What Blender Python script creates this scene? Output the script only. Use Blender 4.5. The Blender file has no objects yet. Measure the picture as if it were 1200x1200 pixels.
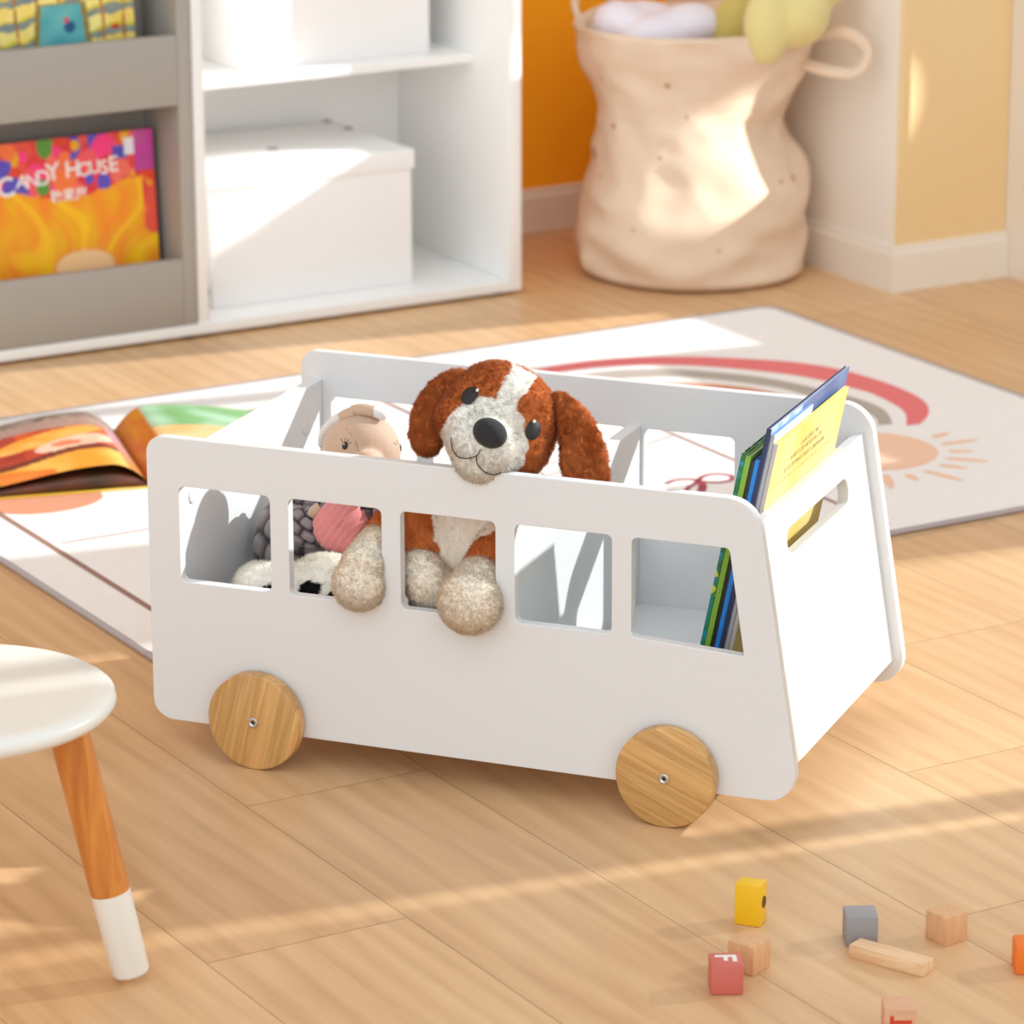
import bpy, bmesh, math, random
import numpy as np
from mathutils import Vector, Matrix, noise
from mathutils.bvhtree import BVHTree

random.seed(7); rng = np.random.default_rng(7)
SC = bpy.context.scene
COL = SC.collection
R = math.radians
BUS_ROT = R(-52.2)                       # the toy bus stands turned in the room

# ------------------------------------------------------------------ helpers
def lin(c):
    return tuple((v/12.92 if v <= .04045 else ((v+.055)/1.055)**2.4) for v in c)
def rgb(r, g, b):
    return lin((r/255, g/255, b/255))

def new_mat(name):
    m = bpy.data.materials.new(name); m.use_nodes = True
    nt = m.node_tree; b = nt.nodes['Principled BSDF']
    return m, nt, b
def node(nt, typ, **kw):
    n = nt.nodes.new(typ)
    for k, v in kw.items():
        if k.startswith('i_'):
            key = k[2:]
            key = int(key) if key.isdigit() else key.replace('_', ' ')
            n.inputs[key].default_value = v
        else: setattr(n, k, v)
    return n
def link(nt, a, b): nt.links.new(a, b)

def mat(name, col, rough=.5, var=.0, scale=20, bump=0., bscale=200, metal=0., sheen=0., spec=.5, coat=0.):
    m, nt, b = new_mat(name)
    b.inputs['Roughness'].default_value = rough
    b.inputs['Metallic'].default_value = metal
    b.inputs['Specular IOR Level'].default_value = spec
    if sheen: b.inputs['Sheen Weight'].default_value = sheen
    if coat: b.inputs['Coat Weight'].default_value = coat
    tc = node(nt, 'ShaderNodeTexCoord')
    nz = node(nt, 'ShaderNodeTexNoise', i_Scale=scale, i_Detail=4.0)
    link(nt, tc.outputs['Object'], nz.inputs['Vector'])
    mx = node(nt, 'ShaderNodeMix', data_type='RGBA')
    mx.inputs[6].default_value = (*[max(0, c*(1-var)) for c in col], 1)
    mx.inputs[7].default_value = (*[min(1, c*(1+var)) for c in col], 1)
    link(nt, nz.outputs['Fac'], mx.inputs[0])
    link(nt, mx.outputs[2], b.inputs['Base Color'])
    if bump:
        n2 = node(nt, 'ShaderNodeTexNoise', i_Scale=bscale, i_Detail=5.0)
        link(nt, tc.outputs['Object'], n2.inputs['Vector'])
        bp = node(nt, 'ShaderNodeBump', i_Strength=bump, i_Distance=.002)
        link(nt, n2.outputs['Fac'], bp.inputs['Height'])
        link(nt, bp.outputs['Normal'], b.inputs['Normal'])
    return m

def attr_mat(name, rough=.6, bump=0., bscale=300, sheen=0., spec=.3, mul=1.0):
    m, nt, b = new_mat(name)
    a = node(nt, 'ShaderNodeAttribute', attribute_name='col')
    link(nt, a.outputs['Color'], b.inputs['Base Color'])
    b.inputs['Roughness'].default_value = rough
    b.inputs['Specular IOR Level'].default_value = spec
    if sheen:
        b.inputs['Sheen Weight'].default_value = sheen
    if bump:
        tc = node(nt, 'ShaderNodeTexCoord')
        n2 = node(nt, 'ShaderNodeTexNoise', i_Scale=bscale, i_Detail=4.0)
        link(nt, tc.outputs['Object'], n2.inputs['Vector'])
        bp = node(nt, 'ShaderNodeBump', i_Strength=bump, i_Distance=.002)
        link(nt, n2.outputs['Fac'], bp.inputs['Height'])
        link(nt, bp.outputs['Normal'], b.inputs['Normal'])
    return m

def wood_mat(name, c1, c2, axis='z', scale=14, rough=.45, stretch=12, strip=0.):
    """grain runs along `axis`; strip = width of glued strips"""
    m, nt, b = new_mat(name)
    tc = node(nt, 'ShaderNodeTexCoord')
    mp = node(nt, 'ShaderNodeMapping')
    s = [scale*stretch]*3; s['xyz'.index(axis)] = scale
    mp.inputs['Scale'].default_value = s
    link(nt, tc.outputs['Object'], mp.inputs['Vector'])
    nz = node(nt, 'ShaderNodeTexNoise', i_Scale=1.0, i_Detail=5.0, i_Distortion=.6)
    link(nt, mp.outputs['Vector'], nz.inputs['Vector'])
    rp = node(nt, 'ShaderNodeValToRGB')
    rp.color_ramp.elements[0].position = .34; rp.color_ramp.elements[0].color = (*c1, 1)
    rp.color_ramp.elements[1].position = .68; rp.color_ramp.elements[1].color = (*c2, 1)
    link(nt, nz.outputs['Fac'], rp.inputs['Fac'])
    out = rp.outputs['Color']
    if strip:
        sep = node(nt, 'ShaderNodeSeparateXYZ'); link(nt, tc.outputs['Object'], sep.inputs[0])
        o = {'z': 'X', 'x': 'Z', 'y': 'X'}[axis]
        d = node(nt, 'ShaderNodeMath', operation='DIVIDE'); d.inputs[1].default_value = strip
        link(nt, sep.outputs[o], d.inputs[0])
        fl = node(nt, 'ShaderNodeMath', operation='FLOOR'); link(nt, d.outputs[0], fl.inputs[0])
        wn = node(nt, 'ShaderNodeTexWhiteNoise', noise_dimensions='1D'); link(nt, fl.outputs[0], wn.inputs['W'])
        mr = node(nt, 'ShaderNodeMapRange'); mr.inputs['To Min'].default_value = .80; mr.inputs['To Max'].default_value = 1.08
        link(nt, wn.outputs['Value'], mr.inputs['Value'])
        vm = node(nt, 'ShaderNodeVectorMath', operation='SCALE')
        link(nt, out, vm.inputs[0]); link(nt, mr.outputs[0], vm.inputs['Scale'])
        out = vm.outputs[0]
    link(nt, out, b.inputs['Base Color'])
    b.inputs['Roughness'].default_value = rough
    return m

def mobj(name, verts, faces, m=None, parent=None, smooth=False):
    me = bpy.data.meshes.new(name)
    me.from_pydata([tuple(v) for v in verts], [], faces); me.update()
    o = bpy.data.objects.new(name, me); COL.objects.link(o)
    if m: me.materials.append(m)
    if parent: o.parent = parent
    if smooth: me.shade_smooth()
    return o
def bobj(name, bm, m=None, parent=None, smooth=False):
    me = bpy.data.meshes.new(name); bm.to_mesh(me); bm.free()
    o = bpy.data.objects.new(name, me); COL.objects.link(o)
    if m:
        for q in (m if isinstance(m, (list, tuple)) else [m]): me.materials.append(q)
    if parent: o.parent = parent
    if smooth: me.shade_smooth()
    return o
def auto_smooth(o, ang=40):
    me = o.data; me.shade_smooth()
    bm = bmesh.new(); bm.from_mesh(me)
    for e in bm.edges:
        if len(e.link_faces) == 2 and e.calc_face_angle(0) > R(ang): e.smooth = False
    bm.to_mesh(me); bm.free()
    return o

def tag(o, label=None, cat=None, group=None, kind=None):
    if label: o['label'] = label
    if cat: o['category'] = cat
    if group: o['group'] = group
    if kind: o['kind'] = kind
    return o
def empty(name, loc=(0, 0, 0), rz=0, label=None, cat=None, group=None):
    o = bpy.data.objects.new(name, None); COL.objects.link(o)
    o.empty_display_size = .05
    o.location = loc; o.rotation_euler = (0, 0, rz)
    return tag(o, label, cat, group)
def structure(o): o['kind'] = 'structure'; return o

def add_box(bm, lo, hi, bev=.0, segs=2, mi=0):
    lo = Vector(lo); hi = Vector(hi)
    r = bmesh.ops.create_cube(bm, size=1)
    vs = r['verts']
    for v in vs:
        v.co = Vector(((lo.x+hi.x)/2+v.co.x*(hi.x-lo.x), (lo.y+hi.y)/2+v.co.y*(hi.y-lo.y), (lo.z+hi.z)/2+v.co.z*(hi.z-lo.z)))
    fs = {f for v in vs for f in v.link_faces}
    for f in fs: f.material_index = mi
    if bev:
        es = list({e for v in vs for e in v.link_edges})
        r2 = bmesh.ops.bevel(bm, geom=es, offset=bev, segments=segs, affect='EDGES', profile=.5)
        for f in r2['faces']: f.material_index = mi
def box(name, lo, hi, m, parent=None, bev=.001, segs=2):
    bm = bmesh.new(); add_box(bm, lo, hi, bev, segs)
    return auto_smooth(bobj(name, bm, m, parent))

def lathe(profile, seg=48, fn=None):
    """profile: list of (r, z); r==0 ends are closed to a point"""
    vs = []; fs = []; rings = []
    for (r, z) in profile:
        if r <= 1e-6: rings.append([len(vs)]); vs.append((0, 0, z)); continue
        ring = []
        for k in range(seg):
            a = 2*math.pi*k/seg
            p = (r*math.cos(a), r*math.sin(a), z)
            if fn: p = fn(p, a, r, z)
            ring.append(len(vs)); vs.append(p)
        rings.append(ring)
    for a, b in zip(rings[:-1], rings[1:]):
        if len(a) == 1 and len(b) == 1: continue
        for k in range(seg):
            k2 = (k+1) % seg
            if len(a) == 1: fs.append((a[0], b[k2], b[k]))
            elif len(b) == 1: fs.append((a[k], a[k2], b[0]))
            else: fs.append((a[k], a[k2], b[k2], b[k]))
    return vs, fs

def tube(path, radii, seg=12, flat=1.0):
    """swept tube along a list of points"""
    P = [Vector(p) for p in path]; n = len(P)
    if not isinstance(radii, (list, tuple)): radii = [radii]*n
    vs = []; fs = []; up = None
    for i in range(n):
        t = (P[min(i+1, n-1)]-P[max(i-1, 0)]).normalized()
        if up is None:
            up = t.orthogonal().normalized()
        up = (up-t*up.dot(t)).normalized(); sd = t.cross(up)
        for k in range(seg):
            a = 2*math.pi*k/seg
            vs.append(P[i]+up*math.cos(a)*radii[i]+sd*math.sin(a)*radii[i]*flat)
    for i in range(n-1):
        for k in range(seg):
            k2 = (k+1) % seg
            fs.append((i*seg+k, i*seg+k2, (i+1)*seg+k2, (i+1)*seg+k))
    fs.append(tuple(range(seg))[::-1]); fs.append(tuple((n-1)*seg+k for k in range(seg)))
    return vs, fs

def catmull(pts, n=8, closed=False):
    P = [Vector(p) for p in pts]; out = []; m = len(P)
    for i in range(m if closed else m-1):
        if closed: a, b, c, d = P[(i-1) % m], P[i], P[(i+1) % m], P[(i+2) % m]
        else: a, b, c, d = P[max(i-1, 0)], P[i], P[i+1], P[min(i+2, m-1)]
        for k in range(n):
            t = k/n
            out.append(.5*((2*b)+(c-a)*t+(2*a-5*b+4*c-d)*t*t+(3*b-a-3*c+d)*t**3))
    if not closed: out.append(P[-1])
    return out

def rounded(pts, radii, n=7):
    """2D polygon with rounded corners"""
    out = []; m = len(pts)
    if not isinstance(radii, (list, tuple)): radii = [radii]*m
    for i in range(m):
        p = Vector(pts[i]); a = (Vector(pts[i-1])-p); b = (Vector(pts[(i+1) % m])-p)
        r = radii[i]
        if r <= 0: out.append(p); continue
        an = a.normalized(); bn = b.normalized()
        th = math.acos(max(-1, min(1, an.dot(bn))))
        d = r/math.tan(th/2)
        c = p+(an+bn).normalized()*(r/math.sin(th/2))
        s = p+an*d-c; e = p+bn*d-c
        a0 = math.atan2(s.y, s.x); a1 = math.atan2(e.y, e.x)
        da = (a1-a0+math.pi) % (2*math.pi)-math.pi
        for k in range(n+1):
            t = a0+da*k/n; out.append(c+Vector((math.cos(t), math.sin(t)))*r)
    return out

def plate_mesh(name, outline, holes, thick, bevel=.0008):
    """flat plate (2D outline with holes) of real thickness, in its local XY, centred on z"""
    cu = bpy.data.curves.new(name+'_c', 'CURVE'); cu.dimensions = '2D'; cu.fill_mode = 'BOTH'
    cu.extrude = thick/2-bevel; cu.bevel_depth = bevel; cu.bevel_resolution = 1; cu.offset = -bevel
    for loop in [outline]+holes:
        sp = cu.splines.new('POLY'); sp.points.add(len(loop)-1)
        for q, p in zip(sp.points, loop): q.co = (p[0], p[1], 0, 1)
        sp.use_cyclic_u = True
    tmp = bpy.data.objects.new('tmp', cu); COL.objects.link(tmp)
    dg = bpy.context.evaluated_depsgraph_get()
    me = bpy.data.meshes.new_from_object(tmp.evaluated_get(dg), depsgraph=dg)
    bpy.data.objects.remove(tmp); bpy.data.curves.remove(cu)
    me.name = name
    return me
def plate(name, outline, holes, thick, M, m, parent=None, bevel=.0008):
    me = plate_mesh(name, outline, holes, thick, bevel)
    me.transform(M); me.materials.clear(); me.materials.append(m)
    o = bpy.data.objects.new(name, me); COL.objects.link(o)
    if parent: o.parent = parent
    bm = bmesh.new(); bm.from_mesh(me); bmesh.ops.remove_doubles(bm, verts=bm.verts, dist=1e-6)
    bmesh.ops.recalc_face_normals(bm, faces=bm.faces); bm.to_mesh(me); bm.free()
    return auto_smooth(o, 14)

def ell(bm, c, r, rot=None, seg=20):
    res = bmesh.ops.create_uvsphere(bm, u_segments=seg, v_segments=seg//2+2, radius=1)
    M = Matrix.Diagonal((*r, 1)) if hasattr(r, '__len__') else Matrix.Scale(r, 4)
    if rot is not None: M = rot.to_4x4() @ M
    M = Matrix.Translation(c) @ M
    bmesh.ops.transform(bm, matrix=M, verts=res['verts'])
def chain(bm, pts, rad, n=6):
    """row of overlapping balls along a path: a soft limb once remeshed"""
    P = catmull(pts, n); m = len(P)
    for i, p in enumerate(P):
        t = i/(m-1)*(len(rad)-1); k = min(int(t), len(rad)-2); f = t-k
        ell(bm, p, rad[k]*(1-f)+rad[k+1]*f, seg=14)
def melt(bm, voxel=.003, smooth=6):
    """fuse overlapping shapes into one continuous skin"""
    me = bpy.data.meshes.new('t'); bm.to_mesh(me); bm.free()
    o = bpy.data.objects.new('t', me); COL.objects.link(o)
    md = o.modifiers.new('r', 'REMESH'); md.mode = 'VOXEL'; md.voxel_size = voxel
    if smooth:
        s = o.modifiers.new('s', 'SMOOTH'); s.iterations = smooth; s.factor = .5
    dg = bpy.context.evaluated_depsgraph_get()
    out = bpy.data.meshes.new_from_object(o.evaluated_get(dg), depsgraph=dg)
    bpy.data.objects.remove(o)
    return out

def tri_arrays(me):
    me.calc_loop_triangles()
    n = len(me.loop_triangles)
    t = np.empty(n*3, np.int32); me.loop_triangles.foreach_get('vertices', t); t = t.reshape(-1, 3)
    v = np.empty(len(me.vertices)*3); me.vertices.foreach_get('co', v); v = v.reshape(-1, 3)
    nr = np.empty(len(me.vertices)*3); me.vertices.foreach_get('normal', nr); nr = nr.reshape(-1, 3)
    return v, nr, t

def furry(name, me, colfn, m, parent=None, n=20000, length=.006, width=.0007, comb=(0, 0, -.6), clump=.7, fscale=120, var=.10):
    """plush pile: short fibres standing on the fabric skin, all in one mesh, coloured by the cloth pattern"""
    v, nr, t = tri_arrays(me)
    a = v[t[:, 0]]; b = v[t[:, 1]]; c = v[t[:, 2]]
    ar = np.linalg.norm(np.cross(b-a, c-a), axis=1); pr = ar/ar.sum()
    idx = rng.choice(len(t), n, p=pr)
    u = rng.random(n); w = rng.random(n); s = u+w > 1; u[s] = 1-u[s]; w[s] = 1-w[s]
    P = a[idx]+(b[idx]-a[idx])*u[:, None]+(c[idx]-a[idx])*w[:, None]
    N = nr[t[idx, 0]]*(1-u-w)[:, None]+nr[t[idx, 1]]*u[:, None]+nr[t[idx, 2]]*w[:, None]
    N /= np.linalg.norm(N, axis=1)[:, None]+1e-9
    cl = np.array([noise.noise_vector(Vector(p)*fscale) for p in P])
    D = N+np.array(comb)*.9+cl*clump*1.6+rng.normal(0, .25, (n, 3))
    dn = (D*N).sum(1); D += N*np.maximum(0, .35-dn)[:, None]
    D /= np.linalg.norm(D, axis=1)[:, None]
    L = length*(.6+.6*rng.random(n))
    W = np.cross(D, N+rng.normal(0, .18, (n, 3))); W /= np.linalg.norm(W, axis=1)[:, None]+1e-9
    W *= (width*.5)
    base = P-N*length*.12
    tip = P+D*L[:, None]
    flip = (np.cross(2*W, tip-base+W)*N).sum(1) < 0
    W[flip] *= -1
    V = np.stack([base-W, base+W, tip], 1).reshape(-1, 3)
    nv = len(v)
    allv = np.vstack([v, V])
    F = np.vstack([t, (np.arange(n*3)+nv).reshape(-1, 3)])
    cv = np.array([colfn(p) for p in v]); cf = np.array([colfn(p) for p in P])
    cf = cf*(1+rng.normal(0, var, (n, 1))); cf = np.repeat(np.clip(cf, 0, 1), 3, 0)
    NN = np.vstack([nr, np.repeat(N*.85+D*.15, 3, 0)]); NN /= np.linalg.norm(NN, axis=1)[:, None]+1e-9
    out = bpy.data.meshes.new(name)
    out.from_pydata(allv.tolist(), [], F.tolist()); out.update(); out.shade_smooth()
    at = out.color_attributes.new('col', 'FLOAT_COLOR', 'POINT')
    ca = np.ones((len(allv), 4)); ca[:, :3] = np.vstack([cv, cf]); at.data.foreach_set('color', ca.ravel())
    out.normals_split_custom_set_from_vertices([tuple(q) for q in NN])
    o = bpy.data.objects.new(name, out); COL.objects.link(o)
    out.materials.append(M_skin); out.materials.append(m)
    mi = np.zeros(len(F), np.int32); mi[len(t):] = 1
    out.polygons.foreach_set('material_index', mi)
    if parent: o.parent = parent
    return o

def paint(me, fn):
    at = me.color_attributes.new('col', 'FLOAT_COLOR', 'POINT')
    for i, v in enumerate(me.vertices): at.data[i].color = (*fn(v.co), 1)

def text_mesh(name, body, size, M, m, parent, extrude=.0002, spacing=1.0):
    cu = bpy.data.curves.new(name, 'FONT'); cu.body = body; cu.size = size; cu.extrude = extrude
    cu.align_x = 'CENTER'; cu.align_y = 'CENTER'; cu.space_character = spacing; cu.offset = size*.012
    tmp = bpy.data.objects.new('tmp', cu); COL.objects.link(tmp)
    dg = bpy.context.evaluated_depsgraph_get()
    me = bpy.data.meshes.new_from_object(tmp.evaluated_get(dg), depsgraph=dg)
    bpy.data.objects.remove(tmp)
    me.transform(M); me.materials.clear(); me.materials.append(m); me.name = name
    o = bpy.data.objects.new(name, me); COL.objects.link(o); o.parent = parent
    return o

# ------------------------------------------------------------------ materials
M_white = mat('white_lacquer', (.762, .770, .776), .38, .01, 6)
M_cab = mat('white_melamine', (.89, .885, .87), .35, .015, 5)
M_grey = mat('grey_melamine', rgb(166, 160, 152), .5, .02, 8)
M_card = mat('white_cardboard', (.88, .87, .865), .6, .02, 9)
M_bamboo = wood_mat('bamboo', rgb(200, 150, 88), rgb(226, 180, 116), 'z', 8, .42, 22, strip=.021)
M_bamboo2 = wood_mat('bamboo_edge', rgb(190, 142, 90), rgb(214, 170, 118), 'y', 14, .5, 12)
M_steel = mat('zinc_screw', (.62, .62, .60), .28, .05, 300, metal=1)
M_dark = mat('dark_socket', (.03, .03, .03), .4)
M_black = mat('black_plastic', (.02, .02, .02), .5)
M_plush = attr_mat('plush_pile', .9, sheen=.15, spec=.05)
_nt = M_plush.node_tree; _tr = node(_nt, 'ShaderNodeBsdfTranslucent'); _mx = node(_nt, 'ShaderNodeMixShader'); _mx.inputs[0].default_value = .5
_at = [n for n in _nt.nodes if n.type == 'ATTRIBUTE'][0]; _ou = [n for n in _nt.nodes if n.type == 'OUTPUT_MATERIAL'][0]
link(_nt, _at.outputs['Color'], _tr.inputs['Color']); link(_nt, _nt.nodes['Principled BSDF'].outputs[0], _mx.inputs[1]); link(_nt, _tr.outputs[0], _mx.inputs[2]); link(_nt, _mx.outputs[0], _ou.inputs['Surface'])
M_skin = attr_mat('plush_cloth', .9, spec=.05)
M_print = attr_mat('printed_paper', .42, spec=.4)
M_rubber = mat('soft_black_nose', (.012, .012, .014), .75, .3, 600, bump=.6, bscale=900, sheen=.2)
M_thread = mat('black_embroidery', (.012, .010, .010), .6)
M_wdot = mat('white_embroidery', (.8, .78, .74), .6)

# ------------------------------------------------------------------ room
def floor_material():
    m, nt, b = new_mat('oak_laminate')
    tc = node(nt, 'ShaderNodeTexCoord'); sep = node(nt, 'ShaderNodeSeparateXYZ')
    link(nt, tc.outputs['Object'], sep.inputs[0])
    def mth(op, a, bb=None, c=None):
        n = node(nt, 'ShaderNodeMath', operation=op)
        for i, q in enumerate((a, bb, c)):
            if q is None: continue
            if isinstance(q, (int, float)): n.inputs[i].default_value = q
            else: link(nt, q, n.inputs[i])
        return n.outputs[0]
    px = mth('DIVIDE', mth('SUBTRACT', sep.outputs['X'], .005), .2065)
    ix = mth('FLOOR', px); fx = mth('FRACT', px)
    w1 = node(nt, 'ShaderNodeTexWhiteNoise', noise_dimensions='1D'); link(nt, ix, w1.inputs['W'])
    py = mth('ADD', mth('DIVIDE', sep.outputs['Y'], 1.25), mth('ADD', mth('MULTIPLY', ix, .736), .16))
    iy = mth('FLOOR', py); fy = mth('FRACT', py)
    cmb = node(nt, 'ShaderNodeCombineXYZ'); link(nt, ix, cmb.inputs[0]); link(nt, iy, cmb.inputs[1])
    w2 = node(nt, 'ShaderNodeTexWhiteNoise', noise_dimensions='3D'); link(nt, cmb.outputs[0], w2.inputs['Vector'])
    # grain coordinates, different on each plank
    off = node(nt, 'ShaderNodeVectorMath', operation='SCALE'); link(nt, w2.outputs['Color'], off.inputs[0]); off.inputs['Scale'].default_value = 13.0
    add = node(nt, 'ShaderNodeVectorMath', operation='ADD'); link(nt, tc.outputs['Object'], add.inputs[0]); link(nt, off.outputs[0], add.inputs[1])
    def grain(sx, sy, det, dist):
        mp = node(nt, 'ShaderNodeMapping'); mp.inputs['Scale'].default_value = (sx, sy, 1)
        link(nt, add.outputs[0], mp.inputs['Vector'])
        nz = node(nt, 'ShaderNodeTexNoise', i_Scale=1.0, i_Detail=det, i_Distortion=dist)
        link(nt, mp.outputs['Vector'], nz.inputs['Vector']); return nz.outputs['Fac']
    g1 = grain(110, 5, 4, .4); g2 = grain(9, 2.2, 3, .8); g3 = grain(26, 2.6, 5, 1.6)
    mp = node(nt, 'ShaderNodeMapping'); mp.inputs['Scale'].default_value = (7, .9, 1); link(nt, add.outputs[0], mp.inputs['Vector'])
    wv = node(nt, 'ShaderNodeTexWave', wave_type='BANDS', bands_direction='X', i_Scale=1.3, i_Distortion=9.0, i_Detail=2.0)
    wv.inputs['Detail Scale'].default_value = .8
    link(nt, mp.outputs['Vector'], wv.inputs['Vector'])
    tot = mth('ADD', mth('MULTIPLY', g1, .26), mth('MULTIPLY', g2, .34))
    tot = mth('ADD', tot, mth('MULTIPLY', g3, .30))
    tot = mth('ADD', tot, mth('MULTIPLY', wv.outputs['Fac'], .10))
    tot = mth('ADD', tot, mth('MULTIPLY', mth('SUBTRACT', w2.outputs['Value'], .5), .10))
    rp = node(nt, 'ShaderNodeValToRGB'); e = rp.color_ramp.elements
    e[0].position = .33; e[0].color = (*rgb(200, 158, 114), 1)
    e[1].position = .70; e[1].color = (*rgb(227, 190, 146), 1)
    q = e.new(.50); q.color = (*rgb(215, 175, 130), 1)
    link(nt, tot, rp.inputs['Fac'])
    sx = mth('LESS_THAN', fx, .007); sx2 = mth('LESS_THAN', fy, .0014)
    seam = mth('MAXIMUM', sx, sx2)
    mx = node(nt, 'ShaderNodeMix', data_type='RGBA'); link(nt, mth('MULTIPLY', seam, .55), mx.inputs[0])
    link(nt, rp.outputs['Color'], mx.inputs[6]); mx.inputs[7].default_value = (*rgb(120, 82, 48), 1)
    link(nt, mx.outputs[2], b.inputs['Base Color'])
    b.inputs['Roughness'].default_value = .42
    bp = node(nt, 'ShaderNodeBump', i_Strength=.12, i_Distance=.001)
    link(nt, mth('SUBTRACT', g1, mth('MULTIPLY', seam, 2.0)), bp.inputs['Height']); link(nt, bp.outputs['Normal'], b.inputs['Normal'])
    return m
M_floor = floor_material()
structure(box('floor', (-3.2, -4.6, -.03), (2.22, 2.02, 0), M_floor, bev=0))
M_orange = mat('ochre_wall_paint', rgb(255, 172, 4), .7, .02, 4, bump=.08, bscale=400)
M_cream = mat('cream_wall_paint', rgb(232, 200, 148), .7, .015, 4, bump=.08, bscale=400)
M_wallw = mat('white_wall_paint', rgb(232, 224, 212), .7, .01, 4, bump=.08, bscale=400)
M_trim = mat('white_trim_paint', rgb(232, 222, 208), .45, .01, 6)
structure(box('wall_back', (-3.2, 1.925, 0), (2.08, 2.02, 2.6), M_orange, bev=0))
structure(box('wall_ledge', (1.866, 1.268, 0), (2.08, 1.925, .575), M_wallw, bev=.0015))
structure(box('wall_front', (1.868, 1.264, 0), (2.079, 1.268, .574), M_cream, bev=0))
def baseboard(name, pts, h=.072, t=.012):
    """skirting with a small stepped top, following pts on the wall line; room side is to the right of travel"""
    prof = [(0, 0), (t, 0), (t, h-.012), (t*.55, h-.009), (t*.55, h-.002), (t*.35, h), (0, h)]
    P = [Vector(p) for p in pts]; n = len(P); vs = []; fs = []
    for i in range(n):
        d1 = (P[i]-P[i-1]).normalized() if i > 0 else (P[1]-P[0]).normalized()
        d2 = (P[i+1]-P[i]).normalized() if i < n-1 else d1
        n1 = Vector((d1.y, -d1.x)); n2 = Vector((d2.y, -d2.x))
        mtr = (n1+n2); mtr = mtr/(mtr.dot(n1))
        for (o_, z) in prof: vs.append((P[i].x+mtr.x*o_, P[i].y+mtr.y*o_, z))
    k = len(prof)
    for i in range(n-1):
        for j in range(k): fs.append((i*k+j, i*k+(j+1) % k, (i+1)*k+(j+1) % k, (i+1)*k+j))
    fs.append(tuple(range(k))[::-1]); fs.append(tuple((n-1)*k+j for j in range(k)))
    o = mobj(name, vs, fs, M_trim)
    return structure(o)
baseboard('baseboard_back', [(-3.2, 1.925), (1.866, 1.925)])
baseboard('baseboard_front', [(1.866, 1.90), (1.866, 1.264), (2.079, 1.264)])
# right wall: glazed wall the sun comes through, openings cut out
def wall_right():
    Y0, Y1, H = -4.6, 2.02, 2.6
    M = Matrix(((0, 0, 1, 2.11), (1, 0, 0, 0), (0, 1, 0, 0), (0, 0, 0, 1)))
    out = [(Y0, 0), (Y1, 0), (Y1, H), (Y0, H)]
    def rc(a, b, c, d): return [(a, c), (b, c), (b, d), (a, d)]
    holes = [rc(-3.9, -.862, .25, 2.3), rc(-.815, -.06, .25, 2.3), rc(.31, .915, .40, 2.3), rc(.955, 1.226, .30, 2.3), [(1.36, .675), (1.445, .675), (1.445, .90), (1.53, .90), (1.53, 2.3), (1.36, 2.3)]]
    me = plate_mesh('wall_right', out, holes, .06, .0005); me.transform(M)
    me.materials.clear(); me.materials.append(M_trim)
    o = bpy.data.objects.new('wall_right', me); COL.objects.link(o)
    return structure(o)
wall_right()
# unseen sheer sheet added over the nearest opening to weaken the near-floor sun
_m, _nt, _b = new_mat('sun_dimming_sheet'); _t = node(_nt, 'ShaderNodeBsdfTransparent'); _x = node(_nt, 'ShaderNodeMixShader'); _x.inputs[0].default_value = .80
_o = [n for n in _nt.nodes if n.type == 'OUTPUT_MATERIAL'][0]; _b.inputs['Base Color'].default_value = (.85, .84, .82, 1); _b.inputs['Roughness'].default_value = .9
link(_nt, _t.outputs[0], _x.inputs[1]); link(_nt, _b.outputs[0], _x.inputs[2]); link(_nt, _x.outputs[0], _o.inputs['Surface'])
_v = []; _f = []
for i in range(401):
    y = -3.95+i*(3.075/400); a = math.sin(y*70)*.014+math.sin(y*31)*.008
    _v += [(2.05+a, y, .02), (2.05+a, y, 2.35)]
for i in range(400): _f.append((2*i, 2*i+2, 2*i+3, 2*i+1))
tag(mobj('sun_dimming_sheet', _v, _f, _m, None, True), 'unseen sheer white sheet added over the near right-wall opening to dim the sun', 'curtain')

# ------------------------------------------------------------------ cabinet
cab = empty('shelf_cabinet', (.70, 1.73, 0), 0, 'tall white open shelf cabinet standing against the ochre wall', 'cabinet')
def cbox(name, lo, hi, m, bev=.001, parent=cab):
    o = box(name, lo, hi, m, None, bev)
    o.data.transform(Matrix.Translation((-.70, -1.73, 0))); o.parent = parent; return o
F = 1.548
cbox('base_panel', (.06, F, .006), (1.363, 1.915, .022), M_cab)
cbox('side_panel', (1.343, F, .0221), (1.363, 1.915, .92), M_cab)
cbox('side_panel', (.06, F, .0221), (.08, 1.915, .92), M_cab)
cbox('top_panel', (.06, F, .9201), (1.363, 1.915, .94), M_cab)
cbox('back_panel', (.08, 1.900, .0221), (1.343, 1.912, .9199), M_cab)
cbox('divider', (.81, F+.004, .0221), (.828, 1.8999, .9199), M_cab)
cbox('shelf', (.828, 1.659, .347), (1.343, 1.8999, .361), M_cab)
cbox('shelf', (.828, 1.659, .66), (1.343, 1.8999, .674), M_cab)
for (x, y) in ((1.33, 1.575), (.80, 1.575), (.10, 1.575), (1.33, 1.88), (.10, 1.88)):
    vs, fs = lathe([(0, 0), (.014, 0), (.016, .006), (0, .006)], 20)
    o = mobj('foot', [(x+a-.70, y+b-1.73, c) for a, b, c in vs], fs, M_black, cab)
rack = empty('book_rack', (.45, 1.70, .022), 0, 'grey tiered book rack filling the left half of the white cabinet', 'book rack')
def rbox(name, lo, hi, bev=.001):
    o = box(name, lo, hi, M_grey, None, bev); o.data.transform(Matrix.Translation((-.45, -1.70, -.022))); o.parent = rack; return o
rbox('side_panel', (.7855, F+.001, .0225), (.8075, 1.898, .9))
rbox('side_panel', (.082, F+.001, .0225), (.102, 1.898, .9))
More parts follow.
